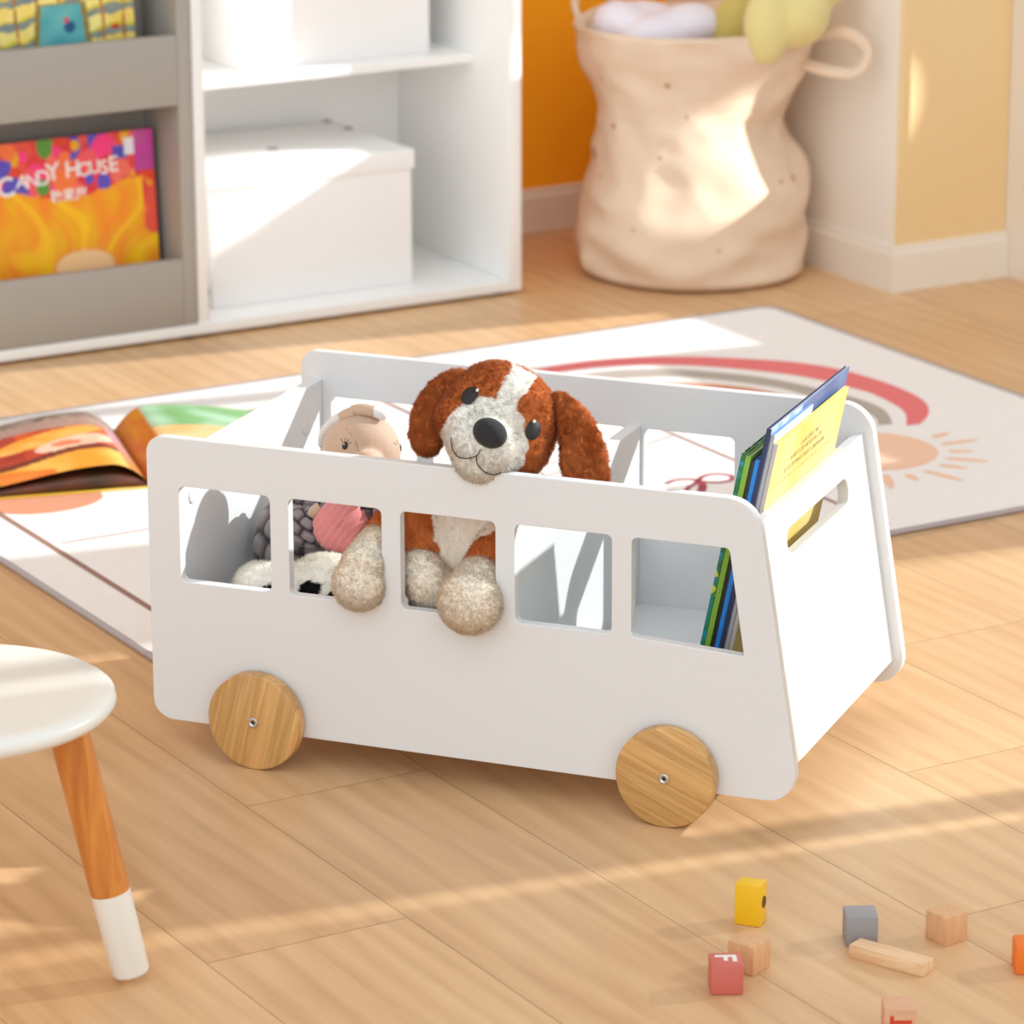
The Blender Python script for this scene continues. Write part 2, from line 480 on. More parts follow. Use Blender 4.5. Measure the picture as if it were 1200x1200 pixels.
for (z0, z1, zf) in ((.0225, .123, .0225), (.351, .454, .351), (.66, .76, .66)):
    rbox('front_panel', (.1025, F+.001, z0), (.785, F+.014, z1))
    rbox('tray', (.1025, F+.0145, zf), (.785, 1.665, zf+.010))
rbox('back_panel', (.1025, 1.6655, .0225), (.785, 1.677, .9))

def cover_book(name, w, h, t, M, colfn, label, cat='book', nx=110, ny=80, group=None, spine=(.6, .1, .05)):
    """picture book: front cover painted by colfn(u,v), page block and back cover. local x=width, y=height, z=out"""
    root = empty(name, (0, 0, 0), 0, label, cat, group); root.matrix_world = M
    vs = []; fs = []
    for j in range(ny+1):
        for i in range(nx+1): vs.append((w*i/nx, h*j/ny, t))
    for j in range(ny):
        for i in range(nx):
            a = j*(nx+1)+i; fs.append((a, a+1, a+nx+2, a+nx+1))
    n0 = len(vs)
    vs += [(0, 0, t-.0016), (w, 0, t-.0016), (w, h, t-.0016), (0, h, t-.0016)]
    c = [0, nx, (ny+1)*(nx+1)-1, ny*(nx+1)]
    # skirt of the cover board
    edge = [list(range(0, nx+1)), [j*(nx+1)+nx for j in range(ny+1)], [ny*(nx+1)+i for i in range(nx, -1, -1)], [j*(nx+1) for j in range(ny, -1, -1)]]
    for k in range(4): fs.append(tuple(reversed(edge[k]+[n0+(k+1) % 4, n0+k])) if False else tuple([n0+k, n0+(k+1) % 4]+edge[k][::-1]))
    fs.append((n0+3, n0+2, n0+1, n0))
    o = mobj('front_cover', vs, fs, M_print, root)
    paint(o.data, lambda p: colfn(p.x/w, p.y/h))
    M_pg = bpy.data.materials.get('paper') or mat('paper', (.78, .76, .70), .7, .03, 300)
    box('pages', (.003, .003, .0017), (w-.003, h-.003, t-.0017), M_pg, root, bev=0)
    box('back_cover', (0, 0, 0), (w, h, .0016), mat('cover_'+name+'_back', spine, .5), root, bev=0)
    return root

def mixc(a, b, t): t = max(0, min(1, t)); return tuple(x*(1-t)+y*t for x, y in zip(a, b))
def nz(u, v, s, k=0.): return noise.noise(Vector((u*s, v*s, k)))
CANDY = [rgb(226, 60, 60), rgb(240, 110, 90), rgb(250, 60, 130), rgb(235, 170, 20), rgb(225, 70, 40), rgb(90, 150, 60), rgb(90, 80, 190), rgb(245, 120, 60), rgb(220, 50, 60), rgb(240, 90, 100)]
cells = [(random.random(), .56+.44*random.random(), random.choice(CANDY), .02+.05*random.random()) for _ in range(150)]
def candy(u, v):
    # long golden hair below, a crowd of sweets above
    base = mixc(rgb(240, 172, 10), rgb(245, 140, 30), .5+nz(u*2.2, v*.6, 5)*1.3)
    h = math.sin((u-.5)*26*(1.5-v)+nz(u, v, 3)*6)
    base = mixc(base, rgb(252, 205, 20), max(0, h-.6)*1.6)
    base = mixc(base, rgb(245, 130, 40), max(0, -h-.72)*1.5)
    lim = .70+.04*math.sin(u*9)+.03*nz(u, v, 14)-(.28 if u > .93 else 0)
    if v > lim:
        c = rgb(232, 84, 64); 
        for (a, b, cc, r) in cells:
            if (u-a)**2+((v-b)*.8)**2 < r*r*(1 if v > .6 else .5): c = cc
        if u > .90 and v > .78: c = mixc(rgb(180, 70, 170), c, .25)
        base = c
        if .78 < u < .86 and .86 < v < .93: base = rgb(80, 80, 180)
        if .845 < u < .90 and .875 < v < .965: base = rgb(236, 232, 240)
    e = ((u-.60)/.155)**2+((v-.30)/.085)**2
    if e < 1: base = rgb(250, 205, 150)
    elif e < 1.25: base = mixc(base, rgb(248, 150, 70), .7)
    return base
lean = R(4)
def shelf_M(x, y, z):  # book standing, facing -Y, leaning back
    return Matrix.Translation((x, y, z)) @ Matrix.Rotation(R(90)-lean, 4, 'X')
bkM = shelf_M(.475, 1.606, .036)
cb = cover_book('picture_book', .298, .272, .009, bkM, candy, 'orange and pink CANDY HOUSE picture book in the lower tier of the grey rack', nx=170, ny=130, spine=rgb(140, 30, 90))
M_title = mat('white_print', (.86, .84, .80), .5)
TM = lambda x, y, a: Matrix.Translation((x, y, .0092)) @ Matrix.Rotation(a, 4, 'Z')
for s_, x, y, sz, a in (('C', .062, .208, .040, .10), ('A', .088, .214, .028, -.1), ('N', .104, .214, .027, .05), ('D', .121, .216, .031, 0), ('Y', .137, .223, .036, .08),
                       ('H', .168, .224, .034, 0), ('O', .187, .222, .028, 0), ('U', .203, .224, .027, .05), ('S', .218, .222, .029, 0), ('E', .233, .225, .032, .03)):
    text_mesh('title_letter', s_, sz, TM(x, y, a), M_title, cb)
text_mesh('subtitle', '\u7cd6\u679c\u5c4b', .0195, TM(.160, .187, 0), M_title, cb)

def forest(u, v):
    base = mixc(rgb(250, 214, 96), rgb(252, 238, 150), .5+nz(u, v, 6))
    s = (v+.10*math.sin(u*5)+.02*nz(u, v, 20)) % .13
    if s < .045: base = mixc(rgb(120, 140, 146), rgb(150, 158, 140), .5+nz(u, v, 30))
    elif s < .06: base = rgb(222, 205, 40)
    if abs(((u*9+.15*nz(u, v, 4)) % 1)-.5) < .055 and v > .33: base = mixc(rgb(150, 74, 50), rgb(205, 120, 40), .5+nz(u*8, v, 7))
    w = .09+.10*(.55-v)
    if v < .555 and abs(u-.62) < w*.95+.045: base = rgb(150, 130, 60)
    if v < .55 and abs(u-.62) < w+.01: base = mixc(rgb(72, 168, 180), rgb(110, 190, 190), .5+nz(u, v, 9))
    if ((u-.66)/.03)**2+((v-.42)/.035)**2 < 1: base = rgb(30, 90, 140)
    if ((u-.645)/.014)**2+((v-.46)/.02)**2 < 1: base = rgb(225, 90, 120)
    if ((u-.90)/.03)**2+((v-.40)/.012)**2 < 1: base = rgb(210, 40, 30)
    return base
cover_book('picture_book', .30, .25, .009, shelf_M(.445, 1.606, .365), forest, 'yellow picture book with teal pond drawing in the upper tier of the grey rack', nx=150, ny=110, spine=rgb(60, 60, 40))

# ------------------------------------------------------------------ storage boxes on the shelves
def storage_box(x0, y0, z0, w, d, h, label, mark=False, lid_h=.030, rz=0):
    root = empty('storage_box', (x0+w/2, y0+d/2, z0), rz, label, 'storage box', 'white lidded storage boxes')
    bm = bmesh.new(); add_box(bm, (-w/2, -d/2, 0), (w/2, d/2, h-.004), .002)
    auto_smooth(bobj('body', bm, M_card, root))
    bm = bmesh.new(); add_box(bm, (-w/2-.004, -d/2-.004, h-lid_h), (w/2+.004, d/2+.004, h), .0025, 3)
    auto_smooth(bobj('lid', bm, mat('white_cardboard_lid', (.89, .88, .875), .5, .02, 9), root))
    for lo, hi in (((-.02, -.03, h), (-.004, -.018, h+.0015)), ((w/2-.012, .052, h), (w/2-.002, .068, h+.0015)), ((w/2-.012, .122, h), (w/2-.002, .138, h+.0015))):
        bm = bmesh.new(); add_box(bm, lo, hi, .0004)
        bobj('lid_rivet', bm, bpy.data.materials.get('grey_rivet') or mat('grey_rivet', (.25, .24, .24), .4, metal=.7), root)
    if mark:
        bm = bmesh.new(); N = 40; rr = []
        for k in range(N):
            a = 2*math.pi*k/N
            rr.append([bm.verts.new((-w/2-.0008, -.052+.052*math.cos(a), .080+.036*math.sin(a))), bm.verts.new((-w/2-.0008, -.052+.041*math.cos(a), .080+.033*math.sin(a)))])
        for k in range(N):
            bm.faces.new((rr[k][0], rr[(k+1) % N][0], rr[(k+1) % N][1], rr[k][1]))
        add_box(bm, (-w/2-.001, -d/2+.012, .018), (-w/2-.0002, -d/2+.10, .030), 0)
        bobj('printed_mark', bm, M_black, root)
    return root
storage_box(.867, 1.618, .0221, .342, .262, .210, 'white lidded box with black print on its end, on the cabinet bottom board', True)
storage_box(.963, 1.700, .3611, .326, .195, .22, 'white storage box on the middle shelf, above the other lidded box')

# ------------------------------------------------------------------ laundry sack
sack_c = Vector((1.68, 1.548, 0))
sack = empty('storage_sack', sack_c, 0, 'tall crumpled beige canvas sack standing in the corner right of the cabinet', 'sack')
M_canvas = mat('beige_canvas', rgb(226, 202, 178), .85, .05, 26, bump=.25, bscale=420)
def sackfn(p, a, r, z):
    x, y, _ = p
    k = math.sin(min(1, z/.05)*math.pi/2)
    n1 = noise.noise(Vector((x*7, y*7, z*9)))*.014*k
    # diagonal creases
    n2 = abs(noise.noise(Vector((a*1.6+z*9, z*10-a*.8, 3))))*-.016*k
    n3 = noise.noise(Vector((math.cos(a)*3, math.sin(a)*3, z*30)))*.006*k
    e = 1+(n1+n2+n3)/max(r, .05)
    # front-right dent where the cloth folds in
    g = math.exp(-((z-.245)/.035)**2)*max(0, math.cos(a+R(55)))**3*.014
    s = (e-g/max(r, .05))
    return (x*s, y*s, z+noise.noise(Vector((x*6, y*6, 9)))*.012*k)
prof = [(0, .002), (.14, .002), (.168, .004), (.178, .012), (.182, .03), (.186, .06), (.186, .09), (.184, .12), (.180, .15), (.174, .18), (.166, .21), (.158, .235), (.153, .26), (.156, .285), (.166, .31), (.178, .335), (.188, .36), (.194, .385), (.196, .398), (.193, .402), (.189, .398), (.183, .36), (.165, .31), (.150, .26), (.16, .20), (.16, .10), (0, .08)]
pp = []
for (a, b) in zip(prof[:-1], prof[1:]):
    for k in range(3): pp.append((a[0]+(b[0]-a[0])*k/3, a[1]+(b[1]-a[1])*k/3))
pp.append(prof[-1])
vs, fs = lathe(pp, 110, sackfn)
mobj('sack_body', vs, fs, M_canvas, sack, True)
RR = Vector((.861, -.509, 0)); FH = Vector((.508, .861, 0))
def SP(r, d, z): return RR*r-FH*d+Vector((0, 0, z))       # across, toward the room, up
for s_ in (1, -1):
    if s_ == 1: pts = [SP(.160, .08, .345), SP(.195, .125, .342), SP(.232, .14, .340), SP(.252, .14, .356), SP(.252, .13, .380), SP(.225, .11, .396), SP(.19, .08, .392), SP(.155, .05, .38)]
    else: pts = [SP(-.17, -.03, .37), SP(-.188, -.06, .42), SP(-.15, -.1, .45), SP(-.12, -.12, .40), SP(-.11, -.12, .37)]
    vs, fs = tube(catmull(pts, 6), .0105, 12, .55); mobj('handle', vs, fs, M_canvas, sack, True)
# printed rust-coloured specks on the canvas are small sewn marks
speck = mat('rust_print', rgb(196, 140, 108), .8)
body = [o for o in sack.children if o.name.startswith('sack_body')][0]
bvh = BVHTree.FromPolygons([v.co for v in body.data.vertices], [tuple(p.vertices) for p in body.data.polygons])
for (r, z, s_) in ((-.148, .322, .004), (-.05, .325, .0045), (-.13, .25, .005), (-.158, .195, .010), (-.02, .275, .003), (-.15, .165, .004), (-.165, .12, .003), (.15, .165, .006), (.13, .165, .004), (-.06, .21, .003), (-.1, .10, .003), (.03, .07, .003)):
    hit = bvh.ray_cast(SP(r, .5, z), FH)
    if hit[0]:
        bm = bmesh.new()
        q = hit[1].to_track_quat('Z', 'Y').to_matrix().to_4x4()
        res = bmesh.ops.create_circle(bm, cap_ends=True, segments=10, radius=s_)
        for v in res['verts']: v.co.x *= .6+.6*random.random()
        bmesh.ops.transform(bm, matrix=Matrix.Translation(hit[0]+hit[1]*.0006) @ q, verts=res['verts'])
        bobj('print_mark', bm, speck, sack)
def soft(name, blobs, m, label, cat, loc, vox=.006):
    bm = bmesh.new()
    for c, r, *rt in blobs: ell(bm, c, r, rt[0] if rt else None)
    me = melt(bm, vox, 10)
    o = bpy.data.objects.new(name, me); COL.objects.link(o); me.materials.clear(); me.materials.append(m); me.shade_smooth()
    o.location = loc
    return tag(o, label, cat)
Rz = lambda a: Matrix.Rotation(R(a), 3, 'Z')
soft('folded_blanket', [(SP(-.085, .0, .365), (.085, .085, .065)), (SP(-.05, .06, .385), (.075, .05, .038)), (SP(-.01, .05, .40), (.05, .05, .035)), (SP(-.12, .03, .40), (.04, .05, .035))],
     mat('lilac_white_cloth', rgb(226, 222, 232), .8, .03, 10, bump=.3, bscale=60), 'white blanket bundled into the top of the beige sack', 'blanket', sack_c)
soft('plush_toy', [(SP(.06, .05, .375), (.05, .05, .07)), (SP(.085, .03, .43), (.045, .045, .05))],
     mat('olive_yellow_plush', rgb(196, 176, 96), .9, .08, 30, bump=.8, bscale=160, sheen=.3), 'olive-yellow soft toy poking out of the sack between blanket and pale toy', 'soft toy', sack_c)
soft('plush_toy', [(SP(.10, .155, .415), (.038, .035, .062)), (SP(.145, .12, .43), (.052, .06, .055)), (SP(.175, .10, .475), (.055, .06, .045))],
     mat('pale_yellow_plush', rgb(222, 206, 140), .9, .08, 30, bump=.8, bscale=160, sheen=.3), 'pale yellow soft toy drooping over the right rim of the sack', 'soft toy', sack_c)

# ------------------------------------------------------------------ rug
RX0, RX1, RY0, RY1 = .118, 1.632, .215, 1.262
rug = empty('play_rug', ((RX0+RX1)/2, (RY0+RY1)/2, 0), 0, 'off-white rug with rainbow, peach sun and brown lines, lying behind the toy bus', 'rug')
rc = Vector(((RX0+RX1)/2, (RY0+RY1)/2, 0))
M_rug = mat('rug_pile', rgb(247, 244, 242), .9, .03, 60, bump=.5, bscale=700, sheen=.2)
M_r = dict(red=mat('rug_red', rgb(236, 124, 126), .9, .05, 200, bump=.4, bscale=700), grey=mat('rug_grey', rgb(184, 174, 164), .9, .04, 200, bump=.4, bscale=700),
           peach=mat('rug_peach', rgb(246, 206, 178), .9, .04, 200, bump=.4, bscale=700), orange=mat('rug_terracotta', rgb(216, 150, 118), .9, .04, 200, bump=.4, bscale=700),
           brown=mat('rug_brown', rgb(158, 122, 112), .9, .04, 200, bump=.4, bscale=700), wine=mat('rug_wine', rgb(170, 74, 86), .9, .04, 200, bump=.4, bscale=700))
keys = ['red', 'grey', 'peach', 'orange', 'brown', 'wine']
bm = bmesh.new()
outl = rounded([(RX0+.004, RY0+.004), (RX1-.004, RY0+.004), (RX1-.004, RY1-.004), (RX0+.004, RY1-.004)], .02, 6)
top = [bm.verts.new((p.x-rc.x, p.y-rc.y, .006)) for p in outl]; bot = [bm.verts.new((p.x-rc.x, p.y-rc.y, .0)) for p in outl]
bm.faces.new(top); bm.faces.new(bot[::-1])
for k in range(len(top)): bm.faces.new((bot[k], bot[(k+1) % len(top)], top[(k+1) % len(top)], top[k]))
def strip(a, b, key, z=.0063):
    va = [bm.verts.new((p[0]-rc.x, p[1]-rc.y, z)) for p in a]; vb = [bm.verts.new((p[0]-rc.x, p[1]-rc.y, z)) for p in b]
    for k in range(len(a)-1):
        f = bm.faces.new((va[k], va[k+1], vb[k+1], vb[k])); f.material_index = keys.index(key)+1
def blob(pts, key, z=.0063):
    f = bm.faces.new([bm.verts.new((p[0]-rc.x, p[1]-rc.y, z)) for p in pts]); f.material_index = keys.index(key)+1
def stroke(pts, w, key, z=.0063, closed=False):
    P = catmull([(*p, 0) for p in pts], 10, closed)
    if closed: P.append(P[0])
    a = []; b = []; n = len(P)
    for i, p in enumerate(P):
        t = (P[min(i+1, n-1)]-P[max(i-1, 0)]).normalized(); nn = Vector((-t.y, t.x, 0))
        ww = w[0]*(1-i/(n-1))+w[1]*i/(n-1) if isinstance(w, tuple) else w
        a.append(p+nn*ww/2); b.append(p-nn*ww/2)
    strip(a, b, key, z)
def arc(o, i, key):
    def resample(q, n=90):
        q = catmull([(*p, 0) for p in q], 8); L_ = [0]
        for a_, b_ in zip(q[:-1], q[1:]): L_.append(L_[-1]+(b_-a_).length)
        out = []; j = 0
        for k in range(n+1):
            t = L_[-1]*k/n
            while j < len(q)-2 and L_[j+1] < t: j += 1
            out.append(q[j].lerp(q[j+1], min(1, (t-L_[j])/max(1e-9, L_[j+1]-L_[j]))))
        return out
    O = resample(o); I = resample(i)
    strip(O, I, key)
arc([(1.425, .598), (1.466, .634), (1.500, .69), (1.514, .77), (1.507, .867), (1.487, .93), (1.444, .99), (1.35, 1.07), (1.23, 1.118), (1.10, 1.11), (.98, 1.06)],
    [(1.404, .600), (1.446, .665), (1.462, .75), (1.457, .80), (1.440, .87), (1.406, .934), (1.323, 1.029), (1.21, 1.082), (1.10, 1.075), (.99, 1.02)], 'red')
arc([(1.392, .616), (1.412, .65), (1.428, .69), (1.430, .75), (1.418, .80), (1.400, .87), (1.372, .93), (1.312, 1.003), (1.234, 1.052), (1.13, 1.055), (1.02, 1.00)],
    [(1.372, .622), (1.390, .65), (1.398, .69), (1.392, .746), (1.380, .80), (1.363, .865), (1.291, .968), (1.20, 1.012), (1.12, 1.01), (1.04, .96)], 'grey')
arc([(1.33, .60), (1.352, .66), (1.365, .73), (1.36, .79), (1.345, .85), (1.318, .90), (1.26, .955), (1.19, .985), (1.12, .98), (1.06, .93)],
    [(1.27, .60), (1.302, .66), (1.315, .72), (1.312, .78), (1.298, .83), (1.27, .87), (1.225, .92), (1.17, .94), (1.12, .935), (1.08, .89)], 'orange')
sc_, sr_ = Vector((1.284, .525)), .094
blob([(sc_.x+sr_*math.cos(a), sc_.y+sr_*math.sin(a)) for a in [2*math.pi*k/48 for k in range(48)]], 'peach')
for a_, b_ in (((1.398, .533), (1.432, .543)), ((1.387, .501), (1.447, .494)), ((1.376, .469), (1.406, .452)), ((1.352, .445), (1.393, .402)), ((1.326, .423), (1.349, .390)), ((1.293, .412), (1.309, .345)),
               ((1.264, .409), (1.259, .378)), ((1.24, .423), (1.208, .365)), ((1.195, .46), (1.165, .43)), ((1.18, .50), (1.13, .49)), ((1.176, .54), (1.14, .55))):
    a_ = Vector(a_); b_ = Vector(b_); d_ = (b_-a_); L_ = d_.length; d_.normalize(); n_ = Vector((-d_.y, d_.x)); w_ = .0065
    blob([a_+d_*L_*t+n_*w_*s for t, s in ((0, -.4), (.15, -1), (.6, -1), (.9, -.6), (1, 0), (.9, .6), (.6, 1), (.15, 1), (0, .4))], 'peach')
for p_, q_, w_ in (((.190, 1.2), (.188, .26), .009), ((.205, .694), (1.02, .690), .004), ((1.111, .98), (1.111, .24), .007), ((.34, 1.130), (1.02, 1.13), .005),
                   ((.86, 1.22), (.86, .60), .008), ((.52, .58), (.84, .86), .005), ((.86, .64), (1.105, .72), .004)):
    stroke([p_, ((p_[0]+q_[0])/2, (p_[1]+q_[1])/2), q_], w_, 'brown')
stroke([(.974, .532), (.993, .540), (1.012, .534), (1.02, .517), (1.034, .503), (1.055, .503), (1.066, .520), (1.054, .537), (1.034, .536), (1.017, .522), (1.005, .512), (.990, .503), (.975, .488)], .007, 'wine', .0066)
stroke([(1.017, .518), (1.008, .498), (.992, .478)], .011, 'wine', .0068)
stroke([(.60, .62), (.66, .70), (.74, .70), (.75, .62), (.68, .60), (.64, .52)], .010, 'red', .0066)
blob([(.262+.075*math.cos(a), .868+.05*math.sin(a)) for a in [2*math.pi*k/30 for k in range(30)]], 'orange')
bmesh.ops.recalc_face_normals(bm, faces=bm.faces)
for f in bm.faces:
    if f.material_index > 0 and f.normal.z < 0: f.normal_flip()
bobj('rug_pile', bm, [M_rug]+[M_r[k] for k in keys], rug)
# overlocked edge: a thread coil all round
bl = rounded([(RX0, RY0), (RX1, RY0), (RX1, RY1), (RX0, RY1)], .022, 8)
path = []
for k in range(len(bl)):
    a_ = bl[k]; b_ = bl[(k+1) % len(bl)]; m_ = max(1, int((b_-a_).length/.0022))
    for j in range(m_): path.append(a_+(b_-a_)*j/m_)
bm = bmesh.new(); rings = []
for k, q in enumerate(path):
    t = (path[(k+1) % len(path)]-path[k-1]).normalized(); nn = Vector((t.y, -t.x))
    rr_ = .0042*(1.0 if k % 2 else .72)
    rings.append([bm.verts.new((q.x-rc.x+nn.x*math.cos(a)*rr_, q.y-rc.y+nn.y*math.cos(a)*rr_, .0042+math.sin(a)*rr_)) for a in [2*math.pi*j/8 for j in range(8)]])
for k in range(len(rings)):
    A, B = rings[k], rings[(k+1) % len(rings)]
    for j in range(8): bm.faces.new((A[j], B[j], B[(j+1) % 8], A[(j+1) % 8]))
bmesh.ops.recalc_face_normals(bm, faces=bm.faces)
bobj('stitched_edge', bm, mat('grey_edge_thread', rgb(178, 168, 168), .8, .12, 500), rug)

# ------------------------------------------------------------------ open book on the rug
ob = empty('open_book', (.40, .853, .0062), R(165.0), 'open picture book with orange pages lying on the rug left of the bus', 'book')
# local +x runs left in the photograph (away from the spine), +y runs to the room's back: mirrored frame handled by using -y
def page(name, side, hfun, w, d, colfn, z0=0., thick=None, m=M_print, nx=60, ny=40, y0=0.):
    vs = []; fs = []
    for i in range(nx+1):
        u = i/nx
        for j in range(ny+1):
            v = j/ny
            vs.append((side*(u*w), -(y0+v*d), z0+hfun(u, v)))
    for i in range(nx):
        for j in range(ny):
            a = i*(ny+1)+j; fs.append((a, a+1, a+ny+2, a+ny+1))
    n = len(vs)
    if thick is not None:
        vs += [(x, y, z0) if thick == 'block' else (x, y, z-thick) for x, y, z in vs]
        nb = nx+1; k = ny+1
        loop = [i*k for i in range(nb)]+[nx*k+j for j in range(1, k)]+[i*k+ny for i in range(nx-1, -1, -1)]+[j for j in range(ny-1, 0, -1)]
        fs += [tuple(n+q for q in f[::-1]) for f in fs[:nx*ny]]
        for q in range(len(loop)): fs.append((loop[q], loop[(q+1) % len(loop)], n+loop[(q+1) % len(loop)], n+loop[q]))
    o = mobj(name, vs, fs, m, ob, True)
    if m is M_print: paint(o.data, lambda p: colfn(abs(p.x)/w, (-p.y-y0)/d, p.z))
    bm = bmesh.new(); bm.from_mesh(o.data); bmesh.ops.recalc_face_normals(bm, faces=bm.faces); bm.to_mesh(o.data); bm.free()
    return o
def hump(peak, pos, tail): 
    def f(u, v):
        if u < pos: s = u/pos; return peak*math.sin(s*math.pi/2)**.8*(1 if peak else 0)
        s = (u-pos)/(1-pos); return tail+(peak-tail)*(.5+.5*math.cos(s*math.pi))
    return f
M_yel = mat('yellow_cover_board', rgb(236, 190, 50), .45, .05, 60)
M_pages = mat('white_page_block', (.78, .75, .70), .7, .05, 400)
page('cover', 1, lambda u, v: .0025, .285, .285, None, .0, .0022, M_yel, 2, 2)
page('cover', -1, lambda u, v: .0025, .285, .285, None, .0, .0022, M_yel, 2, 2)
def art_low(u, v, z): return mixc(rgb(70, 50, 36), rgb(110, 60, 40), .5+nz(u, v, 6))
page('pages', 1, hump(.017, .20, .0015), .270, .272, art_low, .0030, 'block', M_print, 50, 20, .004)
page('pages', -1, hump(.020, .25, .002), .270, .272, art_low, .0030, 'block', M_pages, 50, 20, .004)
def art_left(u, v, z):
    n = nz(u, v, 3)*.05
    if v > .90+n: return mixc(rgb(96, 80, 72), rgb(170, 152, 140), .5+nz(u*4, v*30, 6)*1.2)
    if v > .74+n: return mixc(rgb(150, 120, 108), rgb(190, 160, 150), .5+nz(u*30, v*30, 3))
    if u < .10: return mixc(rgb(200, 130, 60), rgb(190, 150, 170), (v-.1)*1.4)
    c = mixc(rgb(190, 66, 40), rgb(226, 96, 44), .5+nz(u, v, 4)*1.5)
    if u > .55: c = mixc(c, rgb(150, 40, 44), .6)
    if ((u-.42)/.30)**2+((v-.60+(u-.42)*.30)/.10)**2 < 1: c = mixc(rgb(240, 160, 50), rgb(248, 190, 100), .5+nz(u, v, 9))
    if ((u-.28)/.22)**2+((v-.47+(u-.28)*.25)/.10)**2 < 1: c = mixc(rgb(244, 190, 160), rgb(250, 214, 190), .5+nz(u, v, 8))
    if ((u-.33)/.08)**2+((v-.46)/.045)**2 < 1: c = rgb(234, 130, 96)
    if v < .34+.05*math.sin(u*7) and v > .26+.05*math.sin(u*7): c = rgb(120, 50, 40)
    if v < .26+.05*math.sin(u*7): c = mixc(rgb(240, 160, 50), rgb(246, 190, 90), .5+nz(u, v, 5)*1.4)
    if v < .26 and u > .45 and v < (u-.35)*.5+.02: c = mixc(rgb(240, 120, 40), rgb(238, 140, 60), .5+nz(u, v, 9))
    if u > .72 and v < (u-.68)*.9: c = mixc(rgb(180, 140, 24), rgb(212, 170, 60), .5+nz(u, v, 22)*1.5)
    return c
def art_right(u, v, z):
    if u < .12: return mixc(rgb(226, 150, 30), rgb(214, 110, 40), .5+nz(u*6, v, 5))
    if v > .60: return mixc(rgb(120, 176, 110), rgb(176, 216, 186), .5+nz(u, v, 5)*1.6)
    return mixc(rgb(246, 180, 110), rgb(240, 206, 150), .5+nz(u, v, 6))
page('open_page', 1, hump(.031, .19, .0065), .262, .266, art_left, .0032, .0003, M_print, 90, 70, .006)
page('open_page', -1, hump(.033, .17, .009), .262, .266, art_right, .0032, .0003, M_print, 60, 60, .006)

# ------------------------------------------------------------------ the toy bus
bus = empty('toy_storage_bus', (0, 0, 0), BUS_ROT, 'white wooden storage bus with cut-out windows and round wooden wheels', 'toy bus')
L, Z0, Z1, SL, D, T = .70, .0346, .3380, .0485, .3764, .012
def xr(z): return L-.16*(z-Z0)
side_out = rounded([(0, Z0), (L, Z0), (xr(Z1), Z1), (0, Z1)], [.022, .030, .036, .018], 10)
wins = []
for k in range(5):
    x = .0357+k*.1222
    if k < 4: wins.append(rounded([(x, .1862), (x+.1017, .1862), (x+.1017, .2876), (x, .2876)], .0065, 9))
    else: wins.append(rounded([(x, .1862), (.6405, .1802), (.6240, .2876), (x, .2876)], [.0065, .0015, .005, .0065], 9))
for y0 in (0, D):
    M = Matrix(((1, 0, 0, 0), (0, 0, -1, y0+T/2), (0, 1, 0, 0), (0, 0, 0, 1)))
    plate('side_panel', side_out, wins, T, M, M_white, bus, .0009)
# end panels stand between the sides; the one on the right slopes like a windscreen
def end_plane(z, off=.0105): return xr(z)-off
sl = math.hypot(1, .16)
zb, zt = .0625, .3075
Hh = (zt-zb)*sl
slot = rounded([(.097, .192*sl+.0), (.303, .192*sl), (.303, .218*sl), (.097, .218*sl)], .0125, 8)
out = [(T+.0004, 0), (D-.0004, 0), (D-.0004, Hh), (T+.0004, Hh)]
# local (x=y_bus, y=up the slope, z=outward)
up = Vector((-.16, 0, 1)).normalized(); nrm = Vector((1, 0, .16)).normalized()
org = Vector((end_plane(zb), 0, zb))-nrm*(T/2)
M = Matrix(((0, up.x, nrm.x, org.x), (1, up.y, nrm.y, 0), (0, up.z, nrm.z, org.z), (0, 0, 0, 1)))
plate('end_panel', out, [slot], T, M, M_white, bus, .0007)
M = Matrix(((0, 0, 1, .0185), (1, 0, 0, 0), (0, 1, 0, .0625), (0, 0, 0, 1)))
plate('end_panel', [(T+.0004, 0), (D-.0004, 0), (D-.0004, .2445), (T+.0004, .2445)], [rounded([(.097, .185), (.303, .185), (.303, .211), (.097, .211)], .0125, 8)][:0], .014, M, M_white, bus, .0007)
M = Matrix(((0, 0, 1, .3915), (1, 0, 0, 0), (0, 1, 0, .0925), (0, 0, 0, 1)))
plate('divider', [(T+.0004, 0), (D-.0004, 0), (D-.0004, .1985), (T+.0004, .1985)], [], .014, M, M_white, bus, .0007)
bm = bmesh.new()
vs_ = [bm.verts.new(p) for p in ((.0262, T+.0004, .080), (end_plane(.08)-T-.002, T+.0004, .080), (end_plane(.08)-T-.002, D-.0004, .080), (.0262, D-.0004, .080),
                                 (.0262, T+.0004, .092), (end_plane(.092)-T-.002, T+.0004, .092), (end_plane(.092)-T-.002, D-.0004, .092), (.0262, D-.0004, .092))]
for f in ((3, 2, 1, 0), (4, 5, 6, 7), (0, 1, 5, 4), (1, 2, 6, 5), (2, 3, 7, 6), (3, 0, 4, 7)): bm.faces.new([vs_[i] for i in f])
bobj('bottom_panel', bm, M_white, bus)
for (x, y, z) in ((.0256, .05, .262), (.0256, .33, .262)):      # plastic caps over the fixings
    vs, fs = lathe([(0, .0), (.0075, .0), (.0075, .0006), (.006, .0012), (0, .0012)], 24)
    Mx = Matrix.Translation((x, y, z)) @ Matrix.Rotation(R(90), 4, 'Y')
    mobj('screw_cap', [Mx @ Vector(v) for v in vs], fs, M_white, bus, True)
